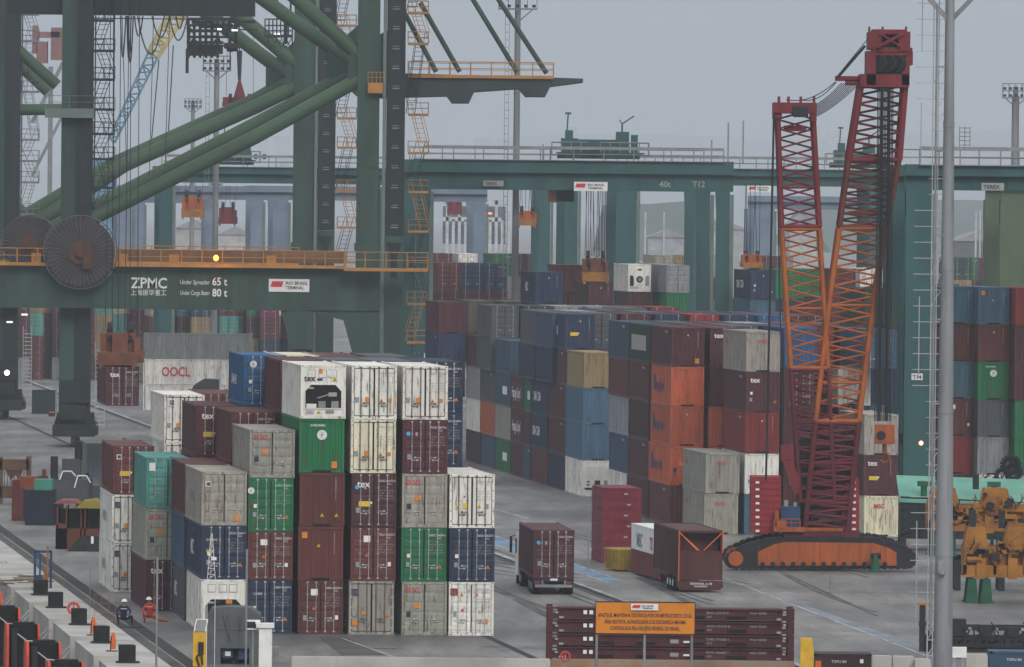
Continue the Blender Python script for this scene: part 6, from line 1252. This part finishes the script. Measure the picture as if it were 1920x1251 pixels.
t, s = rig(97, 781, 'small_red_box', 'small dark red box beside the dark steel box', 'box'); m = MB(); m.box(-.35,.35,0,.5,0,.75); m.box(-.3,.3,-.02,0,.45,.5,1); m.build('body', [mat('dull red paint', (.22,.035,.03)), WHT], t)
t, s = rig(385, 765, 'dark_dome', 'dark curved hood seen above the white roof before the long white containers', 'hood'); YD = 560; p = at(385, 748, YD); t.location = (p.x, YD, 0); m = MB(); z = p.z; m.prism([(-1.2,z-3),(.9,z-3),(.9,z+1.35),(-.1,z+1.4),(-.7,z+1.05),(-1.15,z+.4)],0,2); m.box(.9,3.6,.5,2,z-3,z+.35,1); m.build('hood', [mat('dark grey hood', (.03,.035,.045), .4), mat('pale cabin', (.32,.30,.28))], t)
# ---------------------------------------------------------------- two crouching workers
def person(px, py, lab, suit, face=1, lean=0, helm=WHT):
    g0 = gnd(px, py); t = thing('person', lab, 'person', g0, 0, 'workers crouching on the quay')
    f = face
    J = {'pel':(0,0,.36),'sp':(0,-.10,.60),'ch':(.02*f,-.24,.84),'nk':(.03*f,-.31,1.0),'hd':(.04*f,-.36,1.10),'top':(.04*f,-.38,1.22),
      'sl':(-.18,-.24,.90),'el':(-.34,-.38,.66),'wl':(-.22,-.58,.50),'sr':(.20,-.24,.90),'er':(.36,-.38,.66),'wr':(.24,-.60,.50),
      'hl':(-.12,0,.34),'kl':(-.30,-.42,.50),'al':(-.24,-.20,.09),'tl':(-.27,-.42,.05),'hr':(.12,0,.34),'kr':(.42,-.34,.46),'ar':(.40,-.06,.10),'tr':(.46,-.28,.05),
      'pl':(-.19,-.64,.46),'pr':(.21,-.66,.46)}
    if lean: J['kr'] = (.40,-.2,.16); J['ar'] = (.78,-.1,.10); J['tr'] = (.95,-.2,.10)
    Rr = {'pel':.15,'sp':.15,'ch':.165,'nk':.06,'hd':.085,'top':.07,'sl':.075,'el':.05,'wl':.032,'sr':.075,'er':.05,'wr':.032,'hl':.11,'kl':.075,'al':.045,'tl':.04,'hr':.11,'kr':.075,'ar':.045,'tr':.04,'pl':.032,'pr':.032}
    E = [('pel','sp'),('sp','ch'),('ch','nk'),('nk','hd'),('hd','top'),('ch','sl'),('sl','el'),('el','wl'),('wl','pl'),('ch','sr'),('sr','er'),('er','wr'),('wr','pr'),('pel','hl'),('hl','kl'),('kl','al'),('al','tl'),('pel','hr'),('hr','kr'),('kr','ar'),('ar','tr')]
    for hand, sg in (('pl', -1), ('pr', 1)):
        b = V(J[hand])
        for k in range(4):
            a1 = b+V(((k-1.5)*.022, -.04, -.005)); a2 = a1+V((0,-.035-.006*(1.5-abs(k-1.5)),-.02)); a3 = a2+V((0,-.012,-.028)); n = [hand+str(k)+x for x in 'abc']
            for q_, w_ in zip(n, (a1, a2, a3)): J[q_] = tuple(w_); Rr[q_] = .010
            E += [(hand, n[0]), (n[0], n[1]), (n[1], n[2])]
        a1 = b+V((-sg*.04,-.01,0)); a2 = a1+V((-sg*.012,-.035,-.015)); J[hand+'t1'] = tuple(a1); J[hand+'t2'] = tuple(a2); Rr[hand+'t1'] = .011; Rr[hand+'t2'] = .009; E += [(hand, hand+'t1'), (hand+'t1', hand+'t2')]
    ks = list(J); me = bpy.data.meshes.new('body'); me.from_pydata([J[k] for k in ks], [(ks.index(a), ks.index(b)) for a, b in E], []); o = bpy.data.objects.new('body', me); S.collection.objects.link(o)
    md = o.modifiers.new('skin', 'SKIN'); 
    for i, k in enumerate(ks): me.skin_vertices[0].data[i].radius = (Rr[k], Rr[k]); me.skin_vertices[0].data[i].use_root = (k == 'pel')
    sb = o.modifiers.new('sub', 'SUBSURF'); sb.levels = 2; sb.render_levels = 2
    bpy.context.view_layer.update(); nm = bpy.data.meshes.new_from_object(o.evaluated_get(bpy.context.evaluated_depsgraph_get())); o.modifiers.clear(); o.data = nm; nm.name = 'body'; o.parent = t
    for mm in (suit, SKIN, DARK): nm.materials.append(mm)
    hd = V(J['hd'])
    for pl in nm.polygons:
        c = pl.center; pl.use_smooth = True
        if (c-hd).length < .15 or c.z > 1.03 or c.y < -.60 and c.z < .6: pl.material_index = 1
        elif c.z < .09: pl.material_index = 2
    h = V(J['hd'])+V((0,-.01,.07)); m = MB(); m.sphere(h, .145, 16, 0, .95, True); m.tube(h+V((0,-.02,-.005)), h+V((0,-.02,.012)), .165, 16); m.build('helmet', helm, t)
    m = MB(); c = V(J['hd'])
    for s_ in (-1, 1): m.sphere(c+V((s_*.032,-.082,.02)), .013, 8); 
    m.box(c.x-.03,c.x+.03,c.y-.088,c.y-.078,c.z-.052,c.z-.044); m.build('face', DARK, t)
    m = MB(); m.prism([(c.y-.075,c.z+.015),(c.y-.112,c.z-.025),(c.y-.075,c.z-.03)], c.x-.012, c.x+.012, 'x'); m.build('nose', SKIN, t)
    for s_ in (-1, 1): m = MB(); m.sphere(c+V((s_*.088,0,0)), .024, 8, 0, 1.4); m.build('ear', SKIN, t)
    m = MB(); m.box(J['ch'][0]-.16,J['ch'][0]+.16,J['ch'][1]-.16,J['ch'][1]-.155,.80,.83); m.build('reflective_strip', WHT, t); t.scale = (1.12, 1.12, 1.12)
    return t
person(232, 1172, 'person in navy overalls and white helmet crouching by the rail groove', mat('navy overalls', (.02,.028,.07), .8), 1)
person(281, 1168, 'person in orange-red overalls and white helmet kneeling beside the dark container', mat('orange red overalls', (.55,.05,.03), .8), -1, 1)
p = gnd(222, 1177); t = thing('tool_mat', 'dark flat mat on the ground before the navy clad worker', 'mat', (p.x, p.y, 0)); m = MB(); m.prism([(-.9,-.6),(1.1,-.4),(1.3,.5),(-.4,.4)],.015,.05,'z'); m.build('sheet', DARK, t)
# ---------------------------------------------------------------- far background: pale frames, distant cranes
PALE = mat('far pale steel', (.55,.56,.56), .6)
t = wc('pale_frame_building', 'pale white steel frame building far off between the teal legs', 'building', at(888, 480, 1900)); Yf = 1900
m = M(t)
for i in range(11):
    x = at(838+i*11.5, 470, Yf).x; m.box(x-.35,x+.35,Yf,Yf+1,0,at(838, 372 if i % 2 == 0 else 412, Yf).z)
for y in (378, 410): a, b = at(830, y, Yf), at(940, y, Yf); m.box(a.x,b.x,Yf,Yf+1,a.z-.6,a.z+.4)
a, b = at(830, 402, Yf), at(948, 402, Yf); m.box(a.x,b.x,Yf+4,Yf+14,a.z-7,a.z+2,1); m.build('frame', [PALE, RT_HAZE], t)
m = M(t); a = at(905, 402, Yf-1); m.box(a.x,a.x+2.2,Yf-1,Yf-.8,a.z,a.z+.5); m.build('lit_strip', mat('orange strip', (.9,.3,.1), emit=((1,.3,.1), 1.5)), t)
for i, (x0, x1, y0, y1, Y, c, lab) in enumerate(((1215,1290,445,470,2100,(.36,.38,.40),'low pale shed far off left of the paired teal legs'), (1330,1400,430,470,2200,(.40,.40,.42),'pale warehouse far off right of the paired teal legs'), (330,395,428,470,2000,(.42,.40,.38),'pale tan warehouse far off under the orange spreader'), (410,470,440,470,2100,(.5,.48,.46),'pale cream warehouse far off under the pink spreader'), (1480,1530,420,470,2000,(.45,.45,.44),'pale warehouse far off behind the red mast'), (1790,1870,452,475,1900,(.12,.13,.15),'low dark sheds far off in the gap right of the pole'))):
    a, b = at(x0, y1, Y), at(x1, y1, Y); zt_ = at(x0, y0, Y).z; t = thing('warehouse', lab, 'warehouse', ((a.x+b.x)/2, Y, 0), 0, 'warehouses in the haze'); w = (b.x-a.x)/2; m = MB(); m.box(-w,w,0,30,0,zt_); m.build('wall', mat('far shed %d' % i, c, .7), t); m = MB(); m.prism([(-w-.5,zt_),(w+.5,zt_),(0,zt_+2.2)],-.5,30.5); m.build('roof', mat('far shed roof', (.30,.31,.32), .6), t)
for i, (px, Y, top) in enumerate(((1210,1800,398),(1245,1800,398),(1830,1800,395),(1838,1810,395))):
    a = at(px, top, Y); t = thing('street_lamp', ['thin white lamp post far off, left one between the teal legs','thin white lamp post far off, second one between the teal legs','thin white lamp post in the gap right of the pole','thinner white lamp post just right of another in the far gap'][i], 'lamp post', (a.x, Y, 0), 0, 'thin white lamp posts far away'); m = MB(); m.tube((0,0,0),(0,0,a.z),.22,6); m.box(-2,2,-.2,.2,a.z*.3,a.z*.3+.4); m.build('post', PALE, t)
# distant yellow and blue lattice jib, red ship crane, red spreader rope
t = wc('distant_crane', 'distant lattice jib, yellow above and pale blue below, leaning behind the hanging ropes', 'crane', at(200, 330, 1350)); Yj = 1350; Pj = lambda x, y: at(x, y, Yj)
def jib(pts, m_, nm, r=.22):
    (x0,y0,w0),(x1,y1,w1),n = pts; m = M(t); A = [Pj(x0+(x1-x0)*i/n, y0+(y1-y0)*i/n) for i in range(n+1)]; B = [Pj(x0+(x1-x0)*i/n-(w0+(w1-w0)*i/n), y0+(y1-y0)*i/n-(w0+(w1-w0)*i/n)*.8) for i in range(n+1)]
    for i in range(n): m.tube(A[i],A[i+1],r,5); m.tube(B[i],B[i+1],r,5); m.tube(A[i],B[i+1] if i % 2 else B[i],r*.6,4); m.tube(B[i],A[i+1],r*.6,4)
    m.build(nm, m_, t)
jib(((215,268,10),(296,108,16),12), mat('pale blue jib', (.12,.25,.36), .5), 'jib_section'); jib(((296,108,16),(352,22,24),7), mat('haze-paled yellow jib', (.50,.42,.20), .5), 'jib_section', .4)  # upper section's yellow is paled to carry distance haze in its colour
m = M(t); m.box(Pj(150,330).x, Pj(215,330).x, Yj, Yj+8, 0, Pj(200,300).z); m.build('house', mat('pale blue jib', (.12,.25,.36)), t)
for a, b in (((298,112),(283,275)),((325,85),(315,262))): m = M(t); m.tube(Pj(*a),Pj(*b),.1,4); m.build('hoist_rope', DARK, t)
t = wc('ship_crane', 'hazy red machinery of a far crane between the left green legs', 'crane', at(90, 120, 1100)); m = M(t); Pr = lambda x, y: at(x, y, 1100)
for (x0,y0,x1,y1) in ((68,78,88,118),(95,52,118,112),(60,48,70,100),(72,60,112,70)): a, b = Pr(x0,y1), Pr(x1,y0); m.box(a.x,b.x,1100,1103,a.z,b.z)
m.build('winch_house', mat('hazy red paint', (.26,.13,.13), .6, 0, .4, .5), t); m = M(t); a = Pr(95,125); m.box(a.x-.3,a.x+.3,1100,1101,0,a.z); m.bar(Pr(60,230),Pr(118,118),.5); m.bar(Pr(60,330),Pr(118,215),.4); m.build('tower', GRY, t)
t = wc('crane_hook', 'hook and rope above the red grab spreader, high between the tubes', 'hook', at(448, 200, 999)); m = M(t); a = at(449,95,999); m.tube(at(449,20,999), a, .08, 5); m.tube(a, at(449,150,999), .35, 8, 0, .2); m.prism([(at(438,182,999).x,at(438,182,999).z),(at(460,182,999).x,at(460,182,999).z),(at(451,150,999).x,at(451,150,999).z),(at(447,150,999).x,at(447,150,999).z)],999,1000,'y',1); m.build('hook_body', [DARK, RED], t)
# town lights and buildings on the hillside
tr = random.Random(21)
for i in range(26):
    px = tr.choice([tr.uniform(830,1430), tr.uniform(1500,1900), tr.uniform(215,540)]); py = tr.uniform(225, 330); Yt = tr.uniform(9000, 12000)
    p = at(px, py, Yt); w = tr.uniform(10, 26); hh = tr.uniform(12, 34)
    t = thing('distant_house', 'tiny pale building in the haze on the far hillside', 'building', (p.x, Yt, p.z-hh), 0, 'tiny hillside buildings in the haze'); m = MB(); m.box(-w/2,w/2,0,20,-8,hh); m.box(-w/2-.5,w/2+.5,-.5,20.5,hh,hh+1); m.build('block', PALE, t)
# ---------------------------------------------------------------- haze
hz = MB(); hz.box(-14000, 14000, -60, 26000, -7, 1600)
hmz = bpy.data.materials.new('haze'); hmz.use_nodes = True; n_ = hmz.node_tree; n_.nodes.remove(n_.nodes['Principled BSDF']); pv = n_.nodes.new('ShaderNodeVolumePrincipled')
pv.inputs['Density'].default_value = .00013; pv.inputs['Color'].default_value = (.82,.89,.97,1); pv.inputs['Anisotropy'].default_value = 0
n_.links.new(pv.outputs[0], n_.nodes['Material Output'].inputs['Volume']); hmz.cycles.homogeneous_volume = True
tag(hz.build('haze', hmz), kind='stuff')
